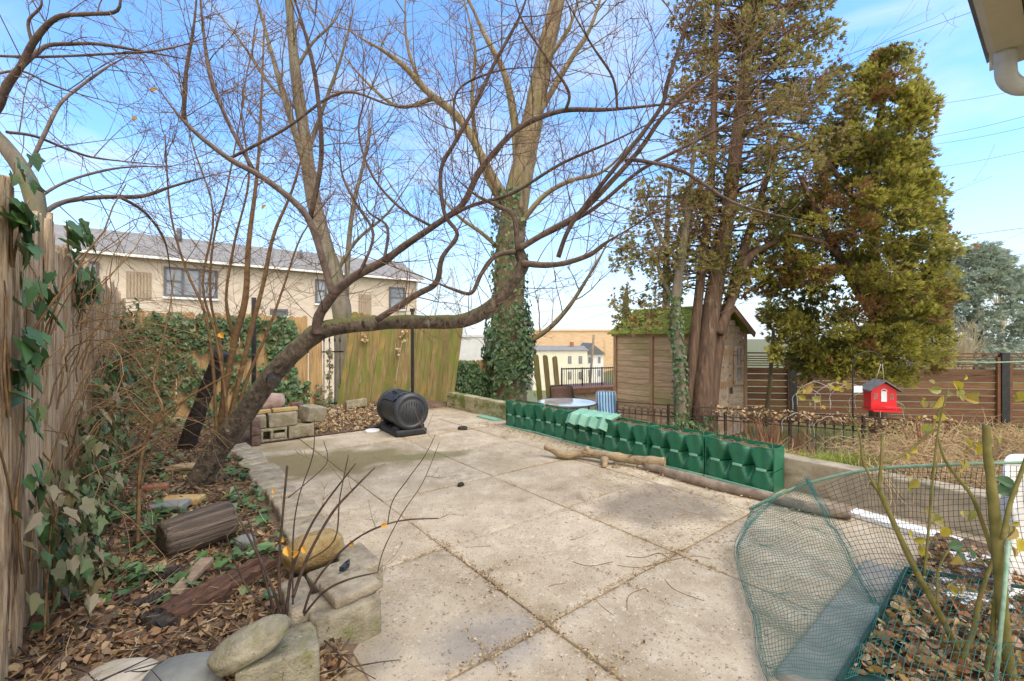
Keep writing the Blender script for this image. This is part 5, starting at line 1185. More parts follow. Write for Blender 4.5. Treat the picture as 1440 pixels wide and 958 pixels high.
# big mossy tree
limbs = [
 cst(12.5, 12.5, (714, 585, 30), (714, 500, 27), (716, 430, 23.5), (718, 340, 21.5), (728, 270, 19), (740, 215, 17), (752, 150, 15), (768, 70, 13), (784, 0, 11.5), (800, -90, 10)),
 cst(12.4, 11.8, (718, 290, 11), (690, 245, 10), (650, 172, 9), (600, 128, 8), (570, 95, 6.5), (540, 72, 5), (508, 54, 3.6)),
 cst(12.5, 12.8, (728, 230, 10), (722, 160, 9), (708, 100, 7.5), (682, 50, 6), (655, -10, 4.6)),
 cst(12.4, 12, (745, 180, 8), (775, 130, 7), (805, 80, 6), (830, 40, 5), (850, -20, 4)),
 cst(12.3, 11.5, (720, 490, 5), (745, 480, 5.5), (772, 462, 5.5), (798, 434, 5), (822, 398, 3.6), (850, 350, 2.2), (868, 300, 1.4)),
 cst(12.3, 11.6, (722, 330, 7), (760, 280, 6), (800, 255, 5), (850, 240, 4), (900, 190, 3)),
 cst(12.4, 12.2, (715, 300, 6), (680, 240, 5), (664, 150, 4.4), (668, 70, 3.6), (650, -10, 3)),
 cst(12.3, 12.6, (610, 138, 5), (560, 150, 4), (510, 110, 3), (470, 60, 2)),
 cst(12.3, 12, (765, 90, 6), (800, 40, 5), (815, -10, 4)),
 cst(12.3, 12, (590, 115, 4.5), (572, 60, 3.6), (570, -10, 3)),
 cst(12.3, 12, (712, 360, 5), (680, 330, 4.4), (640, 300, 3.6), (600, 250, 2.6)),
]
make_tree('mossy_tree', 'tall mossy-barked bare tree at the centre with ivy around its foot', 'tree', Vector((at(714, 585, 12.5).x, 12.5, -.7)), limbs, m_barkmoss, m_barkmoss, m_twigtan, (2.4, (.8, 2.6), .022, 2, dict(kids=(2, 4))), 1, 14)

# multi-stem bare shrub in the bed and saplings
def stems(name, label, cat, base, ctrls, m, tw=None, mt=None, ss=.55):
    t = thing(name, label, cat, base); wm = MB()
    for i, c in enumerate(ctrls):
        pts, rr = path(c, 5); rr = [r * ss for r in rr]; sm = MB(); sm.tube(pts, knobbly(pts, rr, .15, i), 6); sm.build('stem', m, t)
        if tw: twigs_along(wm, pts, rr, *tw[:4], start=int(len(pts) * .3), **(tw[4] if len(tw) > 4 else {}))
    if wm.v: wm.build('twigs', mt or m, t)
    return t
stems('bare_shrub', 'multi-stemmed bare brown shrub growing up through the sky between fence and leaning tree', 'shrub', gp(310, 640, .1), [
 cst(5.0, 4.9, (300, 640, 5), (315, 560, 7), (330, 480, 8), (345, 420, 7.5), (350, 340, 6), (362, 240, 4), (368, 130, 2.6), (372, 20, 2)),
 cst(5.0, 4.8, (310, 640, 5), (330, 560, 6), (352, 470, 6), (370, 400, 5.4), (385, 330, 4.4), (410, 270, 3), (430, 200, 2)),
 cst(4.9, 4.6, (305, 630, 4), (300, 520, 4), (288, 440, 3.4), (262, 380, 2.8), (240, 300, 2.2), (232, 190, 1.6)),
 cst(5.0, 5.0, (312, 630, 4), (312, 500, 3.6), (296, 420, 3), (300, 340, 2.6), (320, 260, 2), (345, 130, 1.5)),
 cst(5.0, 5.1, (315, 640, 4), (345, 540, 4), (375, 470, 3.4), (400, 400, 2.8), (425, 330, 2), (470, 270, 1.4)),
 cst(4.9, 4.7, (308, 640, 4), (318, 580, 4), (305, 480, 3.2), (285, 400, 2.8), (300, 300, 2.4), (270, 200, 1.8), (250, 100, 1.2)),
 cst(5.0, 4.8, (330, 480, 5), (318, 420, 3.6), (330, 340, 3), (350, 250, 2.4), (340, 150, 1.8), (362, 40, 1.4)),
], m_stem, (9, (.3, 1.0), .0042, 2, dict(up=.06, kids=(3, 5))), m_twig)
stems('thin_sapling', 'thin brown forked sapling with a single stem near the left fence', 'sapling', gp(193, 815, .1), [
 cst(2.95, 2.95, (192, 818, 4.2), (195, 710, 4.6), (198, 650, 4.2), (211, 607, 3.8), (250, 570, 3.2), (292, 543, 2.6), (345, 515, 1.6)),
 cst(2.95, 3.0, (214, 603, 3), (228, 572, 3), (216, 540, 2.6), (226, 490, 2.2), (238, 438, 1.6), (246, 380, 1.2)),
 cst(2.95, 2.9, (196, 690, 2.4), (215, 630, 2.2), (240, 590, 1.6), (262, 560, 1)),
 cst(2.95, 2.9, (218, 598, 2), (190, 570, 1.8), (170, 530, 1.4), (172, 470, 1)),
], m_stem, (4, (.12, .35), .0022, 1), m_stem)
stems('foreground_shrub', 'bare dark-stemmed shrub with a few orange leaves in front of the ochre boulder', 'shrub', gp(410, 862, .1), [
 cst(2.1, 2.2, (402, 868, 4.5), (410, 806, 4.2), (425, 765, 3.8), (450, 718, 3.2), (500, 652, 1.8)),
 cst(2.1, 2.3, (412, 840, 5), (432, 785, 4.5), (466, 723, 3.6), (500, 685, 3), (527, 658, 2)),
 cst(2.1, 2.1, (396, 850, 4), (392, 800, 3.6), (398, 720, 3), (404, 655, 2.6)),
 cst(2.1, 2.0, (425, 868, 3.6), (440, 825, 3.2), (470, 785, 2.8), (510, 752, 2.4), (560, 733, 2), (616, 729, 1.6)),
 cst(2.1, 2.0, (425, 868, 3.2), (455, 833, 2.8), (490, 815, 2.4), (532, 805, 1.6)),
 cst(2.05, 2.0, (531, 805, 1.4), (540, 772, 1.4), (565, 723, 1.2), (591, 685, 1), (605, 655, .8), (618, 622, .6)),
 cst(2.05, 2.0, (545, 738, 1.6), (552, 705, 1.4), (575, 672, 1.2), (598, 640, .9), (612, 612, .7)),
 cst(2.15, 2.4, (388, 868, 3.2), (366, 790, 2.8), (352, 740, 2.4), (333, 690, 2), (303, 640, 1.4), (290, 560, 1)),
 cst(2.1, 2.2, (398, 868, 3.4), (372, 800, 3), (352, 760, 2.6), (336, 728, 2)),
 cst(2.1, 2.1, (412, 850, 2.2), (412, 760, 2), (420, 700, 1.6), (440, 640, 1.4), (442, 590, 1)),
 cst(2.1, 2.1, (430, 790, 2), (470, 760, 2), (478, 700, 1.6), (490, 640, 1.2)),
 cst(2.1, 2.0, (380, 860, 2.4), (350, 830, 2), (330, 790, 1.6), (318, 750, 1.2)),
 cst(2.1, 2.2, (405, 700, 1.6), (430, 680, 1.4), (460, 650, 1.2), (455, 620, .9)),
], m_stemdark, (3, (.08, .22), .0018, 1), m_stem)
lf = MB()
for (x, y, s, D) in ((403, 772, .05, 2.1), (412, 780, .045, 2.1), (428, 775, .035, 2.1), (495, 766, .03, 2.05), (542, 738, .03, 2.0), (398, 760, .035, 2.1), (384, 690, .022, 2.2), (190, 168, .10, 4.3), (214, 128, .08, 4.4), (310, 470, .09, 4.6), (372, 290, .06, 4.4)):
    leaf(lf, at(x, y, D), Vector((R.uniform(-.5, .5), -1, R.uniform(0, .6))), rv() + Vector((0, 0, -.4)), s, .45, 'rose')
stuffo = [o for o in C.objects if o.name == 'foreground_shrub'][0]
lf.build('orange_leaves', m_orange, stuffo)
# rose
rose = thing('rose_bush', 'leggy rose bush with thick olive canes and ragged yellow leaves at the right', 'rose bush', Vector((2.0, 1.95, .03)))
canes = [
 cst(1.85, 1.95, (1425, 975, 13), (1412, 880, 12), (1404, 780, 12), (1400, 735, 13), (1394, 680, 9.5), (1389, 640, 9), (1387, 598, 8)),
 cst(2.0, 2.15, (1358, 945, 8), (1330, 880, 7.5), (1296, 818, 7), (1270, 765, 6.5), (1252, 725, 6), (1236, 690, 6.5), (1224, 678, 5)),
 cst(2.1, 2.2, (1236, 688, 4.5), (1240, 640, 3.6), (1240, 610, 2.6)),
 cst(2.1, 2.2, (1234, 690, 3.4), (1214, 650, 2.8), (1208, 610, 2.2), (1188, 570, 1.6)),
 cst(2.15, 2.2, (1240, 650, 3), (1270, 640, 3), (1305, 610, 2.8), (1320, 580, 2.4), (1333, 555, 1.6)),
 cst(2.0, 2.0, (1300, 810, 3), (1308, 720, 2.8), (1315, 640, 2.4), (1322, 590, 2), (1334, 545, 1.4)),
 cst(1.9, 2.1, (1405, 800, 6), (1385, 745, 5), (1368, 700, 4.4), (1345, 670, 4), (1328, 645, 3), (1318, 610, 2)),
 cst(1.85, 1.9, (1410, 760, 6), (1420, 710, 5.4), (1436, 665, 4.6), (1455, 610, 4)),
 cst(1.9, 1.9, (1385, 960, 8), (1395, 900, 6), (1400, 840, 5), (1412, 790, 4)),
 cst(1.95, 2.0, (1340, 955, 7), (1368, 890, 6), (1378, 840, 5), (1402, 770, 4)),
 cst(2.0, 2.1, (1318, 850, 3), (1320, 800, 2.6), (1340, 765, 2)),
]
for i, c in enumerate(canes):
    pts, rr = path(c, 5); rr = [r * .54 for r in rr]; cm = MB(); cm.tube(pts, knobbly(pts, rr, .14, i + 40), 9); cm.build('cane', m_rose, rose)
lf = MB()
for (x, y, s, D) in ((1137, 545, .075, 2.2), (1146, 560, .06, 2.2), (1166, 542, .05, 2.2), (1180, 545, .05, 2.2), (1192, 541, .05, 2.2), (1130, 560, .05, 2.2), (1322, 563, .08, 2.1), (1312, 548, .07, 2.1), (1345, 540, .07, 2.1), (1362, 560, .09, 2.1), (1350, 550, .06, 2.1), (1300, 570, .05, 2.1), (1325, 585, .06, 2.1), (1288, 678, .07, 2.1), (1316, 726, .06, 2.05), (1365, 722, .08, 1.95), (1290, 760, .06, 2.05), (1294, 772, .06, 2.05),
                     (1357, 650, .06, 2.0), (1375, 630, .07, 2.0), (1305, 600, .06, 2.1), (1345, 785, .07, 1.95), (1330, 745, .07, 2.0), (1400, 615, .06, 2.0), (1425, 745, .09, 1.9), (1435, 770, .08, 1.9), (1318, 640, .05, 2.1), (1275, 640, .05, 2.1), (1436, 555, .07, 2.0), (1340, 830, .07, 1.9), (1360, 620, .06, 2.0)):
    leaf(lf, at(x, y, D), Vector((R.uniform(-.6, .6), -1, R.uniform(-.2, .6))), rv() + Vector((0, 0, -.6)), s * .8, .55, 'rose')
    for k in range(2): leaf(lf, at(x + R.uniform(-14, 14), y + R.uniform(-12, 12), D + R.uniform(-.03, .03)), Vector((R.uniform(-.8, .8), -1, R.uniform(-.4, .8))), rv() + Vector((0, 0, -.6)), s * R.uniform(.35, .6), .5, 'rose')
lf.build('yellow_leaves', m_yleaf, rose)
lf = MB()
for (x, y, s, D) in ((1340, 768, .06, 1.98), (1350, 780, .06, 1.98), (1365, 775, .05, 1.98), (1412, 690, .09, 1.9), (1420, 680, .07, 1.9)): leaf(lf, at(x, y, D), Vector((R.uniform(-.4, .4), -1, .6)), rv(), s, .3, 'rose')
lf.build('green_leaves', m_gleaf, rose)

# ------------------------------------------------------------------ conifers
def spray(mb, p, d, s):
    d = d.normalized(); n = (rv() + Vector((0, -.3, .4))).normalized(); r = d.cross(n)
    if r.length < .05: return
    r.normalize()
    for k, (ang, ln) in enumerate(((0, 1), (.62, .72), (-.62, .72), (1.15, .45), (-1.15, .45))):
        q = d * math.cos(ang) + r * math.sin(ang); w_ = r * math.cos(ang) - d * math.sin(ang)
        b_ = p + d * s * .25 * (abs(ang)) * .6
        o = len(mb.v)
        nn = d.cross(r) * (s * .10 * R.uniform(-1, 1))
        mb.v += [b_, b_ + q * s * ln * .55 + w_ * s * .13 + nn, b_ + q * s * ln, b_ + q * s * ln * .55 - w_ * s * .13 + nn]
        mb.f.append((o, o + 1, o + 2, o + 3)); mb.sm.append(False)
def clump(mbs, c, rad_, n, s, outd, probs, flat=.75):
    mi = 0; x = R.random(); acc = 0
    for i, pr in enumerate(probs):
        acc += pr
        if x < acc: mi = i; break
    for k in range(n):
        v = rv().normalized(); rr = rad_ * R.random() ** .45
        p = c + Vector((v.x * rr, v.y * rr, v.z * rr * flat))
        spray(mbs[mi if R.random() < .85 else R.randrange(len(mbs))], p, v * .8 + outd * .8 + Vector((0, 0, R.uniform(-.2, .55))), s * R.uniform(.7, 1.3))
def interp(tab, y):
    for (y0, *a), (y1, *b) in zip(tab, tab[1:]):
        if y0 <= y <= y1: t = (y - y0) / (y1 - y0); return [lerp(p, q, t) for p, q in zip(a, b)]
    return list(tab[-1][1:])
# dense thuja on the right
TD = 8.1
tab = [(74, 1246, 1258), (100, 1228, 1280), (150, 1192, 1297), (200, 1150, 1288), (250, 1110, 1296), (300, 1072, 1308), (350, 1068, 1322), (400, 1072, 1306), (440, 1082, 1318), (470, 1090, 1318), (500, 1096, 1308), (524, 1130, 1280)]
th = thing('dense_thuja', 'dense yellow-green thuja with brown patches overhanging the slat fence', 'tree', Vector((at(1225, 500, TD).x, TD, -.55)))
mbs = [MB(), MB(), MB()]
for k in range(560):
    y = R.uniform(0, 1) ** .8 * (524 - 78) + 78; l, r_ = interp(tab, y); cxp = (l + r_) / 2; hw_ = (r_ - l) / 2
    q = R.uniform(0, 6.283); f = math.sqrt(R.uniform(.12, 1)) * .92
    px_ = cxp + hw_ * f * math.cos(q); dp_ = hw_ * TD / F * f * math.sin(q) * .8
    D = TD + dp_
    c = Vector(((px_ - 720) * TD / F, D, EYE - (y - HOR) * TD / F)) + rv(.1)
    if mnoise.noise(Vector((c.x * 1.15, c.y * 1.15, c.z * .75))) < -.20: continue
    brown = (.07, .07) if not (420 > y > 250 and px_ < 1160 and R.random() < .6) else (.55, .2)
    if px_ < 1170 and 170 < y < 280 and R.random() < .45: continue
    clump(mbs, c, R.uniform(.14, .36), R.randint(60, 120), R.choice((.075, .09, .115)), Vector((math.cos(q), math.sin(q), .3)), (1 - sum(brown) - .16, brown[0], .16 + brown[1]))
for k in range(150):    # ragged tips on the outline
    y = R.uniform(84, 510); l, r_ = interp(tab, y); s_ = R.random() < .72
    c = at((r_ + R.uniform(-4, 10)) if s_ else (l + R.uniform(-10, 4)), y, TD + R.uniform(-.5, .5)); clump(mbs, c, R.uniform(.08, .18), 34, .085, Vector((1 if s_ else -1, 0, .6)), (.7, .15, .15), 1.4)
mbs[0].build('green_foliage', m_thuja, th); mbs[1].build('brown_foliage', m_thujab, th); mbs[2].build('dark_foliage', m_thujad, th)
tm = MB()
for c in (cst(TD, TD, (1236, 640, 12), (1236, 560, 11), (1238, 500, 11), (1230, 400, 9), (1225, 300, 7), (1235, 180, 5), (1252, 95, 2)), cst(TD, TD - .6, (1232, 450, 7), (1190, 380, 6), (1150, 300, 5), (1120, 240, 1)), cst(TD, TD - .7, (1228, 330, 5), (1180, 250, 4), (1130, 200, 2.4), (1095, 190, .6)), cst(TD, TD - .5, (1226, 300, 5), (1260, 240, 4), (1280, 180, 3)), cst(TD, TD - .9, (1232, 420, 6), (1170, 350, 5), (1110, 330, .8))):
    pts, rr = path(c, 4); tm.tube(pts, rr, 8)
tm.build('trunk', m_barkcon, th)
# tall thin conifer left of it
CD = 8.3
cf = thing('tall_conifer', 'tall sparse olive-brown conifer with several bare trunks in front of the shed', 'tree', Vector((at(985, 600, 7.9).x, 7.9, -.55)))
trunks = [cst(7.7, 8.4, (986, 640, 15), (988, 570, 14), (992, 510, 13), (1000, 440, 12), (1011, 370, 10.5), (1024, 300, 9), (1036, 200, 9), (1050, 90, 7), (1062, -40, 5), (1070, -160, 2)),
          cst(7.75, 8.4, (998, 640, 11), (1001, 550, 9), (1012, 475, 8), (1030, 410, 7), (1050, 340, 6), (1075, 260, 4), (1100, 190, 3)),
          cst(7.75, 8.2, (964, 640, 7), (967, 570, 7), (974, 500, 7), (982, 420, 6), (990, 350, 6), (1000, 250, 5), (1005, 120, 4), (1010, -60, 2.4)),
          cst(7.8, 8.0, (1010, 470, 7), (1030, 420, 6), (1046, 372, 6), (1070, 350, 4), (1095, 340, 3))]
tm = MB()
for i, c in enumerate(trunks):
    pts, rr = path(c, 5); o_ = len(tm.v); tm.tube(pts, rr, 16)
    for j in range(o_, len(tm.v) - 0):
        q = pts[(j - o_) // 16] if (j - o_) // 16 < len(pts) else None
        if q is not None: tm.v[j] = q + (tm.v[j] - q) * (1 + .16 * mnoise.noise(Vector((((j - o_) % 16) * .8, (j - o_) // 16 * .12, i * 5))))
tm.build('trunks', m_barkcon, cf)
tab2 = [(-160, 1030, 1110), (-60, 985, 1146), (0, 960, 1156), (60, 945, 1166), (110, 935, 1185), (180, 925, 1200), (240, 905, 1180), (300, 885, 1130), (350, 880, 1090), (400, 905, 1060), (420, 930, 1040)]
mbs = [MB(), MB(), MB()]; br = MB()
for k in range(560):
    y = R.uniform(-160, 420); l, r_ = interp(tab2, y); cxp = (l + r_) / 2; hw_ = (r_ - l) / 2
    q = R.uniform(0, 6.283); f = math.sqrt(R.uniform(.03, 1)) * .98
    c = Vector(((cxp + hw_ * f * math.cos(q) - 720) * CD / F, CD + hw_ * CD / F * f * math.sin(q) * .7, EYE - (y - HOR) * CD / F))
    dens = 1.0 if y < 180 else .62
    if R.random() > dens: continue
    clump(mbs, c, R.uniform(.13, .34), R.randint(26, 70), R.choice((.07, .085, .10)), Vector((math.cos(q), math.sin(q), -.1)), (.72, .18, .10))
    ty = interp([(-160, 1070), (0, 1058), (200, 1036), (300, 1024), (430, 1000)], y + 18)[0]
    A = Vector(((ty - 720) * 8.35 / F, 8.35, c.z - R.uniform(-.1, .25))); pts = [A, lerp(A, c, .5) + rv(.08) + UZ * .05, c, c + (c - A).normalized() * .15]; br.tube(pts, [.02, .014, .008, .003], 5, False)
for k in range(150):     # drooping sprays towards the shed roof and left
    x = R.uniform(862, 1030); y = R.uniform(330, 462) if x < 960 else R.uniform(250, 380)
    clump(mbs, at(x, y, R.uniform(7.6, 8.4)), R.uniform(.06, .15), 18, .08, Vector((-.4, 0, -.6)), (.72, .18, .10), 1.5)
for k in range(10):
    x = R.uniform(870, 960); y = R.uniform(360, 450); A = at(R.uniform(970, 1005), y - R.uniform(10, 60), 8.1); c = at(x, y, 7.9); br.tube([A, lerp(A, c, .5) + UZ * .08, c], [.016, .011, .004], 5, False)
mbs[0].build('foliage', m_cedar, cf); mbs[1].build('brown_foliage', m_thujab, cf); mbs[2].build('green_foliage', m_thujad, cf); br.build('branches', m_barkcon, cf)
twm = MB()
for c in trunks[:3]:
    pts, rr = path(c, 4); twigs_along(twm, pts, rr, 2.2, (.5, 1.2), .006, 1, start=10)
twm.build('twigs', m_twigtan, cf)
# slim ivy-clad trunk
iv = thing('ivy_clad_tree', 'slim crooked tree wrapped in ivy left of the conifer trunks', 'tree', Vector((at(956, 620, 7.7).x, 7.7, -.55)))
c = cst(7.6, 7.8, (958, 640, 9), (957, 570, 8.5), (956, 520, 8), (951, 470, 7.5), (951, 420, 7), (957, 370, 6), (966, 310, 4.5), (972, 250, 3), (980, 180, 2))
pts, rr = path(c, 6); mb = MB(); mb.tube(pts, rr, 9)
for c2 in (cst(7.8, 7.6, (957, 370, 4), (935, 345, 3), (918, 310, 2), (905, 280, 1.4)), cst(7.8, 8, (952, 430, 4), (935, 400, 3), (925, 370, 2.4), (930, 330, 1.5)), cst(7.8, 8, (966, 310, 3), (985, 270, 2), (1000, 240, 1.2))):
    p2, r2 = path(c2, 4); mb.tube(p2, r2, 7)
mb.build('trunk', m_barkgrey, iv); lm = MB()
for k in range(620):
    f = R.uniform(0, .52) * (len(pts) - 1); i = int(f); q = pts[i]; v = rv().normalized(); leaf(lm, q + Vector((v.x, v.y, v.z * .4)) * (rr[i] + R.uniform(.0, .05)), v + Vector((0, -.3, .4)), Vector((0, 0, -1)) + rv(.6), R.uniform(.04, .08))
lm.build('ivy_leaves', m_ivy, iv)
mbs2 = MB()
for k in range(40): clump([mbs2], at(R.uniform(880, 1000), R.uniform(250, 400), R.uniform(7.5, 8.1)), R.uniform(.06, .12), 8, .10, Vector((0, 0, -.5)), (1,))
mbs2.build('foliage', m_cedar, iv)
# far trunk behind the shed
mb = MB(); mb.tube([at(878, 560, 11.5), at(878, 470, 11.5), at(880, 425, 11.5), at(882, 400, 11.5)], [.10, .09, .08, .02], 8); tag(mb.build('dead_tree', m_barkgrey), 'short bare trunk sticking up behind the left end of the shed roof', 'tree')
mb = MB(); pts, rr = path(cst(11, 11, (936, 560, 6), (937, 430, 5.5), (937, 370, 5), (938, 320, 4), (942, 250, 2.4)), 4); mb.tube(pts, rr, 8); twm = MB(); twigs_along(twm, pts, rr, 3, (.4, .9), .008, 1, start=8)
t_ = thing('thin_tree', 'thin straight bare tree rising behind the shed roof', 'tree', Vector((at(936, 560, 11).x, 11, -.6))); mb.build('trunk', m_barkgrey, t_); twm.build('twigs', m_twigtan, t_)
# far blue-green spruce and pale bush
SD = 27
spc = thing('far_spruce', 'hazy grey-green spruce with drooping boughs beyond the slat fence at the right', 'tree', Vector((at(1385, 520, SD).x, SD, -1)))
tab3 = [(345, 1360, 1376), (370, 1335, 1400), (400, 1310, 1432), (430, 1296, 1450), (470, 1300, 1500), (520, 1290, 1520)]
mb = MB()
for k in range(330):
    y = R.uniform(350, 520); l, r_ = interp(tab3, y); q = R.uniform(0, 6.28); f = math.sqrt(R.uniform(.2, 1)); hw_ = (r_ - l) / 2
    c = Vector(((l + r_ - 1440) / 2 * SD / F + hw_ * SD / F * f * math.cos(q), SD + hw_ * SD / F * f * math.sin(q), EYE - (y - HOR) * SD / F))
    clump([mb], c, R.uniform(.3, .75), 40, .30, Vector((math.cos(q), math.sin(q), -.35)), (1,), .5)
mb.build('foliage', m_spruce, spc); mb = MB(); mb.tube([at(1378, 540, SD), at(1372, 400, SD), at(1366, 352, SD)], [.3, .15, .03], 8); mb.build('trunk', m_barkgrey, spc)
fb_ = thing('pale_bush', 'pale leafless bush in front of the far spruce, just above the fence', 'bush', Vector((at(1345, 520, 22).x, 22, -1))); mb = MB()
for k in range(120):
    p = at(R.uniform(1325, 1365), 520, 22 + R.uniform(-.6, .6)); grow(mb, p, Vector((R.uniform(-.5, .5), R.uniform(-.4, .4), 1)), R.uniform(1.2, 2.6), .02, 1, 3, .12, .05, 4, (1, 3))
mb.build('stems', m_haybush, fb_)
for (x0, lb, D, n_) in ((1405, 'bare hazy tree behind the far spruce at the right edge', 34, 6), (1290, 'faint bare tree left of the far spruce', 36, 4)):
    t_ = thing('hazy_tree', lb, 'tree', Vector((at(x0, 520, D).x, D, -1.5))); mb = MB(); tk = MB(); tk.tube([at(x0, 530, D), at(x0 + 4, 440, D), at(x0, 380, D)], [.3, .2, .05], 7); tk.build('trunk', m_haybush, t_)
    for k in range(60): grow(mb, at(x0 + R.uniform(-3, 3), R.uniform(390, 490), D), Vector((R.uniform(-1, 1), R.uniform(-.6, .6), R.uniform(.3, 1))), R.uniform(1.2, 3), .03, 1, 3, .14, .05, 4, (2, 4))
    mb.build('twigs', m_haybush, t_)

# ------------------------------------------------------------------ ivy
def ivy_on_plane(name, label, spots, n, s, m_, wallfn, nrm, stem=True, dens=1):
    """spots: (u, v, ru, rv, weight) patches on the wall; wallfn(u, v, off) gives the point"""
    lm, sms = MB(), []; tot = sum(q[4] for q in spots); anchors = []
    for (u, v, ru, rvv, w_) in spots:
        for k in range(int(n * w_ / tot)):
            q = R.uniform(0, 6.283); f = math.sqrt(R.random()); uu, vv = u + ru * f * math.cos(q), v + rvv * f * math.sin(q)
            p = wallfn(uu, vv, R.uniform(.015, .09)); leaf(lm, p, nrm + rv(.55) + UZ * .35, Vector((0, 0, -1)) + rv(.7), R.uniform(*s))
        if stem:
            for k in range(max(2, int(ru * 4))):
                p = wallfn(u + R.uniform(-ru, ru) * .6, v - rvv * .9, .02); d = UZ + rv(.35); pts = [p]
                for i in range(8):
                    d = (d + rv(.3)).normalized(); nx = pts[-1] + d * rvv * .22; nx = nx - nrm * (nx - p).dot(nrm); pts.append(nx)
                sm = MB(); sm.tube(pts, [.006 * (1 - .08 * i) for i in range(9)], 4, False); sms.append(sm)
    t = thing(name, label, 'ivy', wallfn(spots[0][0], 0, 0)); lm.build('leaves', m_, t)
    for sm in sms: sm.build('stem', m_stem, t)
    return t
bw = lambda u, v, o: Y(9.38 - o, u, v)
ivy_on_plane('ivy', 'green ivy covering the left half of the rear tan fence', [(-.1, 1.3, .45, .62, 4), (.35, 1.62, .6, .3, 3.4), (.9, 1.45, .5, .4, 3.4), (.75, .55, .5, .5, 2), (-.2, .4, .35, .4, 2), (1.2, 1.75, .4, .15, 1.2), (.3, .9, .3, .3, 1)], 1250, (.055, .10), m_ivy, bw, -UA)
ivy_on_plane('ivy', 'dense ivy hanging in a column on the rear fence right of the steel post', [(1.78, 1.45, .28, .48, 3), (1.7, .7, .35, .5, 2), (1.4, .4, .4, .35, 1.4), (2.05, .35, .3, .35, 1)], 760, (.06, .11), m_ivy, bw, -UA)
ivy_on_plane('ivy', 'thin ivy trailing up the two loose planks', [(2.5, .3, .16, .35, 1), (2.62, .9, .06, .5, .6)], 110, (.05, .08), m_ivyold, lambda u, v, o: Y(9.3 - o, u, v), -UA)
ivy_on_plane('ivy', 'few dry ivy strands climbing the leaning fence', [(3.35, 1.55, .10, .16, 1), (4.1, 1.2, .05, .12, .6), (4.2, 1.5, .05, .15, .7), (4.3, 1.75, .05, .12, .6)], 46, (.045, .075), m_straw, lambda u, v, o: Y(9.34 - o, u, v), -UA, False)
lw = lambda u, v, o: Y(10.05 - o, u, v)
ivy_on_plane('ivy', 'thick ivy blanket on the low fence left of the mossy tree', [(6.05, .45, .42, .42, 2), (6.6, .25, .4, .5, 2), (5.85, -.1, .3, .4, 1), (6.95, .15, .3, .4, 1), (6.4, .72, .35, .14, .8)], 1300, (.06, .105), m_ivy, lw, -UA)
ivy_on_plane('ivy', 'block of ivy on the low fence right of the leaning planks', [(7.95, .55, .40, .42, 2), (7.9, .05, .3, .4, 1)], 620, (.06, .105), m_ivy, lambda u, v, o: Y(9.95 - o, u, v), -UA)
# ivy round the foot of the mossy tree
t_ = thing('ivy', 'bushy ivy skirt round the foot of the mossy tree', 'ivy', Vector((at(714, 580, 12.3).x, 12.3, -.6))); lm = MB()
for k in range(2300):
    y = R.uniform(270, 520) if R.random() < .42 else R.triangular(420, 560, 500); hw_ = interp([(260, 21), (330, 24), (400, 26), (450, 31), (500, 37), (560, 34)], y)[0]
    q = R.uniform(0, 6.283); x = 716 + hw_ * math.cos(q) * R.uniform(.7, 1.08)
    p = Vector(((x - 720) * 12.4 / F, 12.4 + hw_ * 12.4 / F * math.sin(q), EYE - (y - HOR) * 12.4 / F)); leaf(lm, p, Vector((math.cos(q), math.sin(q), .3)) + rv(.6), Vector((0, 0, -1)) + rv(.8), R.uniform(.08, .16))
lm.build('leaves', m_ivy, t_); sm = MB()
for k in range(50): strand(sm, at(R.uniform(690, 745), R.uniform(400, 540), 12.2), rv() + Vector((0, -.4, .2)), R.uniform(.4, .9), .012, 5, .4)
sm.build('stems', m_twigtan, t_)
# ivy on and in front of the left fence
fw = lambda u, v, o: Y(u, -.50 + o, v)
ivy_on_plane('ivy', 'large glossy ivy leaves on the nearest fence panel at the left edge', [(2.62, 2.02, .10, .26, 2.4), (2.66, 1.5, .13, .35, 2), (2.95, 1.62, .25, .14, 1.2), (2.7, 1.1, .12, .4, 1.4), (2.85, .7, .25, .25, 1), (3.2, 1.75, .15, .1, .5)], 90, (.055, .115), m_ivy, fw, UB)
ivy_on_plane('ivy', 'ivy over the top corner of the second weathered panel', [(4.1, 2.16, .35, .12, 2), (4.8, 1.9, .35, .16, 1.6), (4.3, 1.86, .25, .18, 1)], 48, (.09, .14), m_ivy, fw, UB)
ivy_on_plane('ivy', 'mass of green and faded ivy tumbling down the second weathered panel', [(5.2, .9, .9, .5, 3), (6.3, .9, .9, .6, 3), (7.6, 1.3, 1, .7, 3), (8.6, 1.5, .6, .6, 2), (4.1, .55, .6, .35, 2.4), (3.4, .4, .5, .28, 1.6)], 640, (.055, .105), m_ivy, lambda u, v, o: Y(u, -.49 + o * 2.4, v), UB)
ivy_on_plane('ivy', 'pale faded ivy leaves hanging low along the weathered fence', [(3.4, .55, .6, .4, 3), (4.2, .8, .6, .5, 2.4), (5.2, .7, .8, .5, 2), (2.8, .5, .3, .4, 1.2)], 290, (.05, .095), m_ivyold, lambda u, v, o: Y(u, -.48 + o * 2.8, v), UB)
t_ = thing('dry_vine', 'tangle of dry tan vines arching off the weathered fence', 'vine', Y(4.6, -.4, .1)); vm = MB()
for k in range(190):
    p = Y(R.uniform(3.3, 7.5), -.45 + R.uniform(0, .12), R.uniform(.5, 1.75)); strand(vm, p, UB * R.uniform(.2, 1.2) + UA * R.uniform(-.9, .9) + UZ * R.uniform(-.3, 1), R.uniform(.4, 1.2), R.uniform(.0018, .0045), 8, .28, 4, .14)
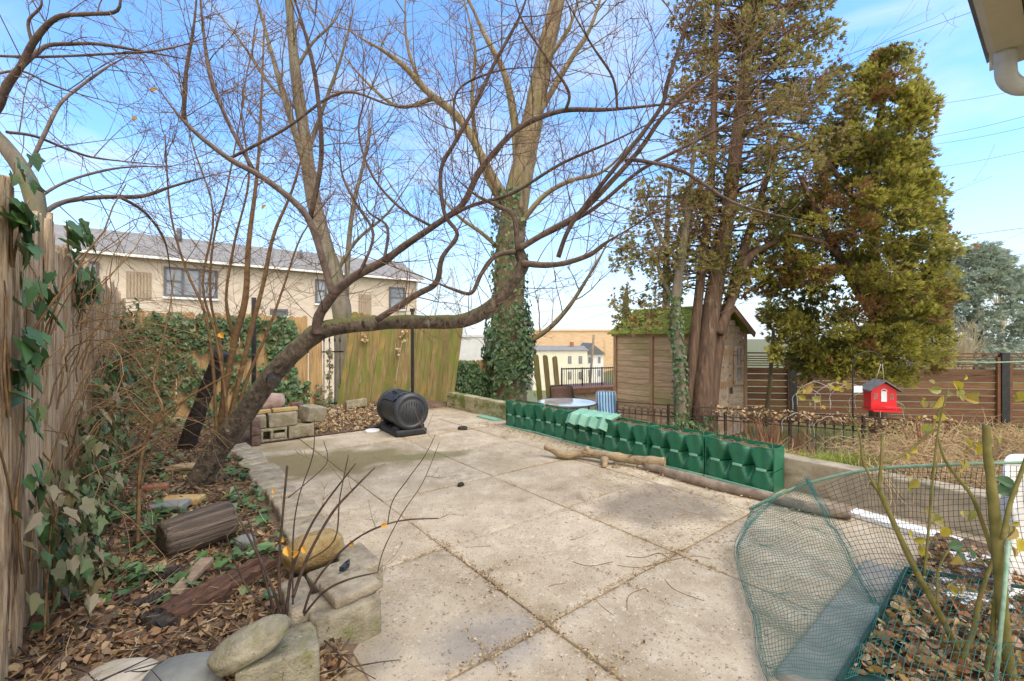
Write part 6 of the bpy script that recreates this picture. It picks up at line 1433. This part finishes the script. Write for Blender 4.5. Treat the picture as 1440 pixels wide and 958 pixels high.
for k in range(36):
    p = Y(R.uniform(2.7, 5), -.47, R.uniform(.2, 1.6)); strand(vm, p, UB * R.uniform(.0, .3) + UA * R.uniform(-.6, .6) + UZ, R.uniform(.4, .9), R.uniform(.003, .006), 7, .25, 4, .05)
vm.build('stems', m_stem, t_)
# ground ivy in the bed
lm = MB()
for k in range(460):
    u = R.choice(((8.6, .2, .6, .5), (6.4, -.2, .9, .25), (5.6, .25, .5, .35), (4.6, -.15, .5, .3), (4.2, .5, .5, .16), (3.5, -.15, .6, .25), (5.0, .62, 1.2, .12), (3.2, .4, .35, .25)))
    a_ = u[0] + R.gauss(0, u[2] * .6); b_ = u[1] + R.gauss(0, u[3] * .6)
    if -.46 < b_ < .72 and 2.3 < a_ < 9.3: leaf(lm, Y(a_, b_, bed_z(a_, b_) + R.uniform(.015, .07)), UZ + rv(.5), rv(), R.uniform(.05, .10))
stuff(lm.build('ground_ivy', m_ivy), 'small green ivy leaves creeping over the leaf litter of the left bed', 'ivy')

# ------------------------------------------------------------------ litter and low plants
def litter(name, label, m_, n, fn, s, flat=.9, shape='x'):
    lm = MB()
    for k in range(n):
        r_ = fn()
        if r_ is None: continue
        leaf(lm, r_ + UZ * R.uniform(.004, .03), UZ + rv(flat), rv(), R.uniform(*s), R.uniform(-.5, .9), R.choice((shape, 'rose')))
    return stuff(lm.build(name, m_), label, 'dead leaves')
def bedpt():
    a_ = 2.0 + 7.3 * R.random() ** 1.7; b_ = R.uniform(-.48, .66); return Y(a_, b_, bed_z(a_, b_))
litter('leaf_litter', 'brown dead leaf litter covering the left bed', m_litter, 9500, bedpt, (.012, .058))
sm = MB()
for k in range(1500):
    p = bedpt(); strand(sm, p + UZ * .015, Vector((R.uniform(-1, 1), R.uniform(-1, 1), R.uniform(-.05, .2))), R.uniform(.05, .26), R.uniform(.001, .003), 3, .2)
stuff(sm.build('twig_litter', m_straw), 'dry twigs and stems scattered through the left bed litter', 'twigs')
sm = MB()
for k in range(330):
    p = bedpt(); strand(sm, p + UZ * .02, Vector((R.uniform(-1, 1), R.uniform(-1, 1), R.uniform(-.05, .25))), R.uniform(.1, .4), R.uniform(.002, .005), 4, .2, 4)
stuff(sm.build('dark_twig_litter', m_stemdark), 'dark fallen twigs in the left bed', 'twigs')
def crumbpt():
    q = R.choice(((1.69, 1.57), (1.69, 2.79), (2.76, 1.57), (1.3, 1.57), (1.69, 2.2), (2.1, 1.57), (.9, 1.57), (1.69, 1.2), (2.3, 1.57))); s_ = R.random() < .5
    return Y(q[0] + R.gauss(0, .015 if s_ else .16), q[1] + R.gauss(0, .16 if s_ else .015), .002)
litter('joint_crumbs', 'brown leaf crumbs caught in the patio joints', m_litter, 600, crumbpt, (.005, .018), .5)
litter('joint_straw', 'tan leaf crumbs caught in the patio joints', m_straw, 900, crumbpt, (.005, .020), .5)
def rearpt():
    a_ = R.uniform(7.1, 9.3); b_ = R.uniform(1.5, 4.3)
    if b_ > 3.1 and a_ < 8.5: return None
    return Y(a_, b_, rear_z(a_, b_))
litter('rear_leaf_litter', 'pale brown dead leaves on the soil round the compost drum', m_straw, 2600, rearpt, (.025, .07))
litter('rear_dark_litter', 'darker dead leaves on the soil round the compost drum', m_litter, 1400, rearpt, (.03, .07))
def rosept(): return Y(R.uniform(-.8, .60), R.uniform(2.35, 4.3), .05)
litter('rose_bed_litter', 'rust and tan dead leaves filling the rose bed at the lower right', m_litterw, 4200, rosept, (.015, .075))
def wallpt(): return Y(R.uniform(1.3, 6.4), 4.45 - abs(R.gauss(0, .16)), .004)
litter('wall_foot_litter', 'tan leaf bits gathered along the foot of the planters', m_straw, 900, wallpt, (.012, .035), .5)
sm = MB()
def flake(p, s):
    d = Vector((R.uniform(-1, 1), R.uniform(-1, 1), R.uniform(-.1, .15))).normalized(); n_ = Vector((-d.y, d.x, 0)); o = len(sm.v)
    sm.v += [p - n_ * s * .12, p + d * s * .5 - n_ * s * .10 + UZ * .003, p + d * s, p + d * s * .5 + n_ * s * .10]; sm.f.append((o, o + 1, o + 2, o + 3)); sm.sm.append(False)
for k in range(6500):     # in the joints
    if R.random() < .5: a_ = R.choice(al[2:8]) + R.gauss(0, .02); b_ = R.uniform(1.0, 4.8)
    else: b_ = R.choice(bl[1:4]) + R.gauss(0, .02); a_ = R.uniform(.2, 7.2)
    if mnoise.noise(Vector((a_ * 1.7, b_ * 1.7, 5))) > -.05: flake(Y(a_, b_, .006), R.uniform(.008, .035))
for k in range(1300):     # swept patches
    q = R.choice(((gp(960, 735), .28), (gp(900, 690), .4), (gp(880, 720), .3), (gp(880, 668), .25), (gp(1010, 760), .25), (gp(1000, 700), .3)))
    flake(q[0] + Vector((R.gauss(0, q[1]), R.gauss(0, q[1] * .6), .006)), R.uniform(.012, .045))
for k in range(4200): flake(Y(R.uniform(.2, 7.2), R.uniform(1.0, 4.8), .006), R.uniform(.008, .022))
stuff(sm.build('straw_litter', m_straw), 'straw and seed bits scattered on the patio and in its joints', 'straw')
sm = MB()
for k in range(45):
    p = Y(R.uniform(.4, 6.5), R.uniform(1.1, 4.5), .006); d = Vector((R.uniform(-1, 1), R.uniform(-1, 1), 0)).normalized(); pts = [p]
    for i in range(4): d = (d + Vector((R.uniform(-.4, .4), R.uniform(-.4, .4), 0))).normalized(); pts.append(pts[-1] + d * R.uniform(.02, .06))
    sm.tube(pts, [.0016, .0015, .0012, .001, .0008], 4, False)
for (pp_) in (((868, 795), (900, 798), (935, 790), (975, 782), (1000, 786)), ((882, 858), (884, 838), (905, 828), (912, 832)), ((935, 815), (950, 830), (990, 845)), ((805, 790), (830, 796), (862, 790)), ((880, 782), (905, 784), (926, 778), (944, 787))):
    pts, rr = smooth([(gp(x, y, .008), .0017) for x, y in pp_], 4); sm.tube(pts, rr, 4, False); grow(sm, pts[6], pts[8] - pts[6], .12, .002, 0, 3, .2, 0, 3)
stuff(sm.build('fallen_twigs', m_stem), 'dark fallen twigs lying on the patio slabs', 'twigs')
# small debris grains on the slabs
sm = MB()
for k in range(700):
    p = Y(R.uniform(.2, 7), R.uniform(1.0, 4.7), .004); s = R.uniform(.002, .0055); o = len(sm.v); q = R.uniform(0, 6)
    sm.v += [p + Vector((s * math.cos(q + i * 2.1), s * math.sin(q + i * 2.1), 0)) for i in range(3)] + [p + UZ * s * .8]; sm.f += [(o, o + 1, o + 3), (o + 1, o + 2, o + 3), (o + 2, o, o + 3)]; sm.sm += [False] * 3
stuff(sm.build('dark_grit', m_stemdark), 'dark grit and crumbs on the patio', 'grit')
# raised border behind the wall: grass clump, dry stalks, red stalks
def blades(name, label, cat, m_, n, fn, L, wd, lean=.5, kind=None):
    gm = MB()
    for k in range(n):
        p = fn(); d = Vector((R.uniform(-lean, lean), R.uniform(-lean, lean), 1)).normalized(); l_ = R.uniform(*L); s_ = d.orthogonal(); s_.rotate(Matrix.Rotation(R.uniform(0, 6), 3, d)); s_ = s_.normalized() * wd
        b1 = p + d * l_ * .5; b2 = b1 + (d + Vector((d.x, d.y, -.5)) * R.uniform(.2, 1.1)).normalized() * l_ * .5; o = len(gm.v)
        gm.v += [p - s_, p + s_, b1 + s_ * .8, b1 - s_ * .8, b2]; gm.f += [(o, o + 1, o + 2, o + 3), (o + 3, o + 2, o + 4)]; gm.sm += [False] * 2
    o = gm.build(name, m_)
    return stuff(o, label, cat) if kind else tag(o, label, cat)
def mp_(x, y, D0, jit): p = at(x, y, D0); return Vector((p.x + R.gauss(0, jit), p.y + R.gauss(0, jit * .7), p.z))
blades('grass_clump', 'bright yellow-green grass clump behind the retaining wall right of the planters', 'grass', m_grass, 1500, lambda: at(R.uniform(1105, 1245), 668, R.uniform(4.6, 5.3)), (.16, .34), .004)
def drypt():
    v = R.uniform(.02, .98); u = R.uniform(.02, 1.0); return mound_p(u, v)
gm = MB()
for k in range(2600):
    p = drypt(); strand(gm, p + UZ * .01, Vector((R.uniform(-1, 1), R.uniform(-1, 1), R.uniform(.1, 1.1))), R.uniform(.10, .34), R.uniform(.0015, .0035), 4, .35, 3, .12)
for k in range(2600):      # thick dead growth to the right
    f = R.random(); p = lerp(at(1295, 690, 4.3), at(1520, 720, 3.2), f) + Vector((R.uniform(-.3, .3), R.uniform(-.5, 1.3), R.uniform(-.1, .25) )); strand(gm, p, Vector((R.uniform(-1, 1), R.uniform(-1, .6), R.uniform(-.1, 1))), R.uniform(.12, .40), R.uniform(.0015, .0035), 5, .5, 3, .2)
for k in range(3200):
    f = R.random(); p = lerp(at(1270, 640, 6.0), at(1480, 650, 5.0), f) + Vector((R.uniform(-.3, .3), R.uniform(-.4, .4), R.uniform(-.2, .30))); strand(gm, p, Vector((R.uniform(-1, 1), R.uniform(-1, 1), R.uniform(0, 1))), R.uniform(.15, .4), R.uniform(.002, .004), 5, .5, 3, .2)
stuff(gm.build('dry_growth', m_dry), 'tangled dry tan stalks behind the wall and over the low iron fence', 'dead plants')
lm = MB()
for k in range(2400):
    p = drypt(); leaf(lm, p + UZ * R.uniform(.01, .05), UZ + rv(.9), rv(), R.uniform(.03, .08), .4, 'rose')
for k in range(900):
    f = R.random(); p = lerp(FN0, FN1, f); leaf(lm, Vector((p.x, p.y, .28)) + Vector((R.gauss(0, .05), R.gauss(0, .05), R.gauss(0, .05))), rv(), rv(), R.uniform(.03, .07), .4, 'rose') if f > .3 else None
stuff(lm.build('border_litter', m_straw), 'dry tan leaves on the soil behind the retaining wall', 'dead leaves')
for (x, y, D, n_, lb) in ((1078, 640, 5.7, 60, 'reddish brown dead stalks rising behind the nearest planters'), (1305, 645, 5.0, 46, 'upright red-brown dead stalks in the tan growth right of the grass clump'), (1125, 645, 5.9, 26, 'few leaning red-brown stalks left of the hook pole')):
    gm = MB()
    for k in range(n_):
        p = at(x + R.uniform(-16, 16), y, D + R.uniform(-.15, .15)); p.z -= .1; strand(gm, p, Vector((R.uniform(-.35, .35), R.uniform(-.3, .3), 1)), R.uniform(.3, .62), R.uniform(.004, .009), 4, .08, 4)
    tag(gm.build('dead_stalks', m_redstalk), lb, 'dead plant')
gm = MB()
for k in range(2600):
    p = Vector((R.uniform(2.5, 12), R.uniform(8.2, 10.0), -.55)); strand(gm, p, Vector((R.uniform(-.5, .5), R.uniform(-.5, .5), 1)), R.uniform(.05, .16), .004, 2, .2, 3)
stuff(gm.build('lawn', m_grass), 'short patchy grass in front of the slat fence', 'grass')
vm = MB()
for k in range(46):
    p = at(R.uniform(1200, 1330), R.uniform(640, 668), 3.85); strand(vm, p, Vector((R.uniform(-.6, .6), -.5, R.uniform(-.6, .3))), R.uniform(.25, .6), .0028, 9, .4, 4, .15)
tag(vm.build('hanging_vine', m_dry), 'dry pale vines hanging over the face of the retaining wall at the right', 'vine')
iv2 = MB()
for k in range(260):
    v = rv(); leaf(iv2, at(965 + R.gauss(0, 14), 606 + R.gauss(0, 10), 7.5) + Vector((0, R.uniform(-.2, .1), 0)), v + Vector((0, -.6, .4)), Vector((0, 0, -1)) + rv(.7), R.uniform(.05, .09))
t_ = thing('ivy', 'dark ivy clump on the low iron fence at the foot of the ivy-clad tree', 'ivy', at(965, 640, 7.5)); iv2.build('leaves', m_ivy, t_)
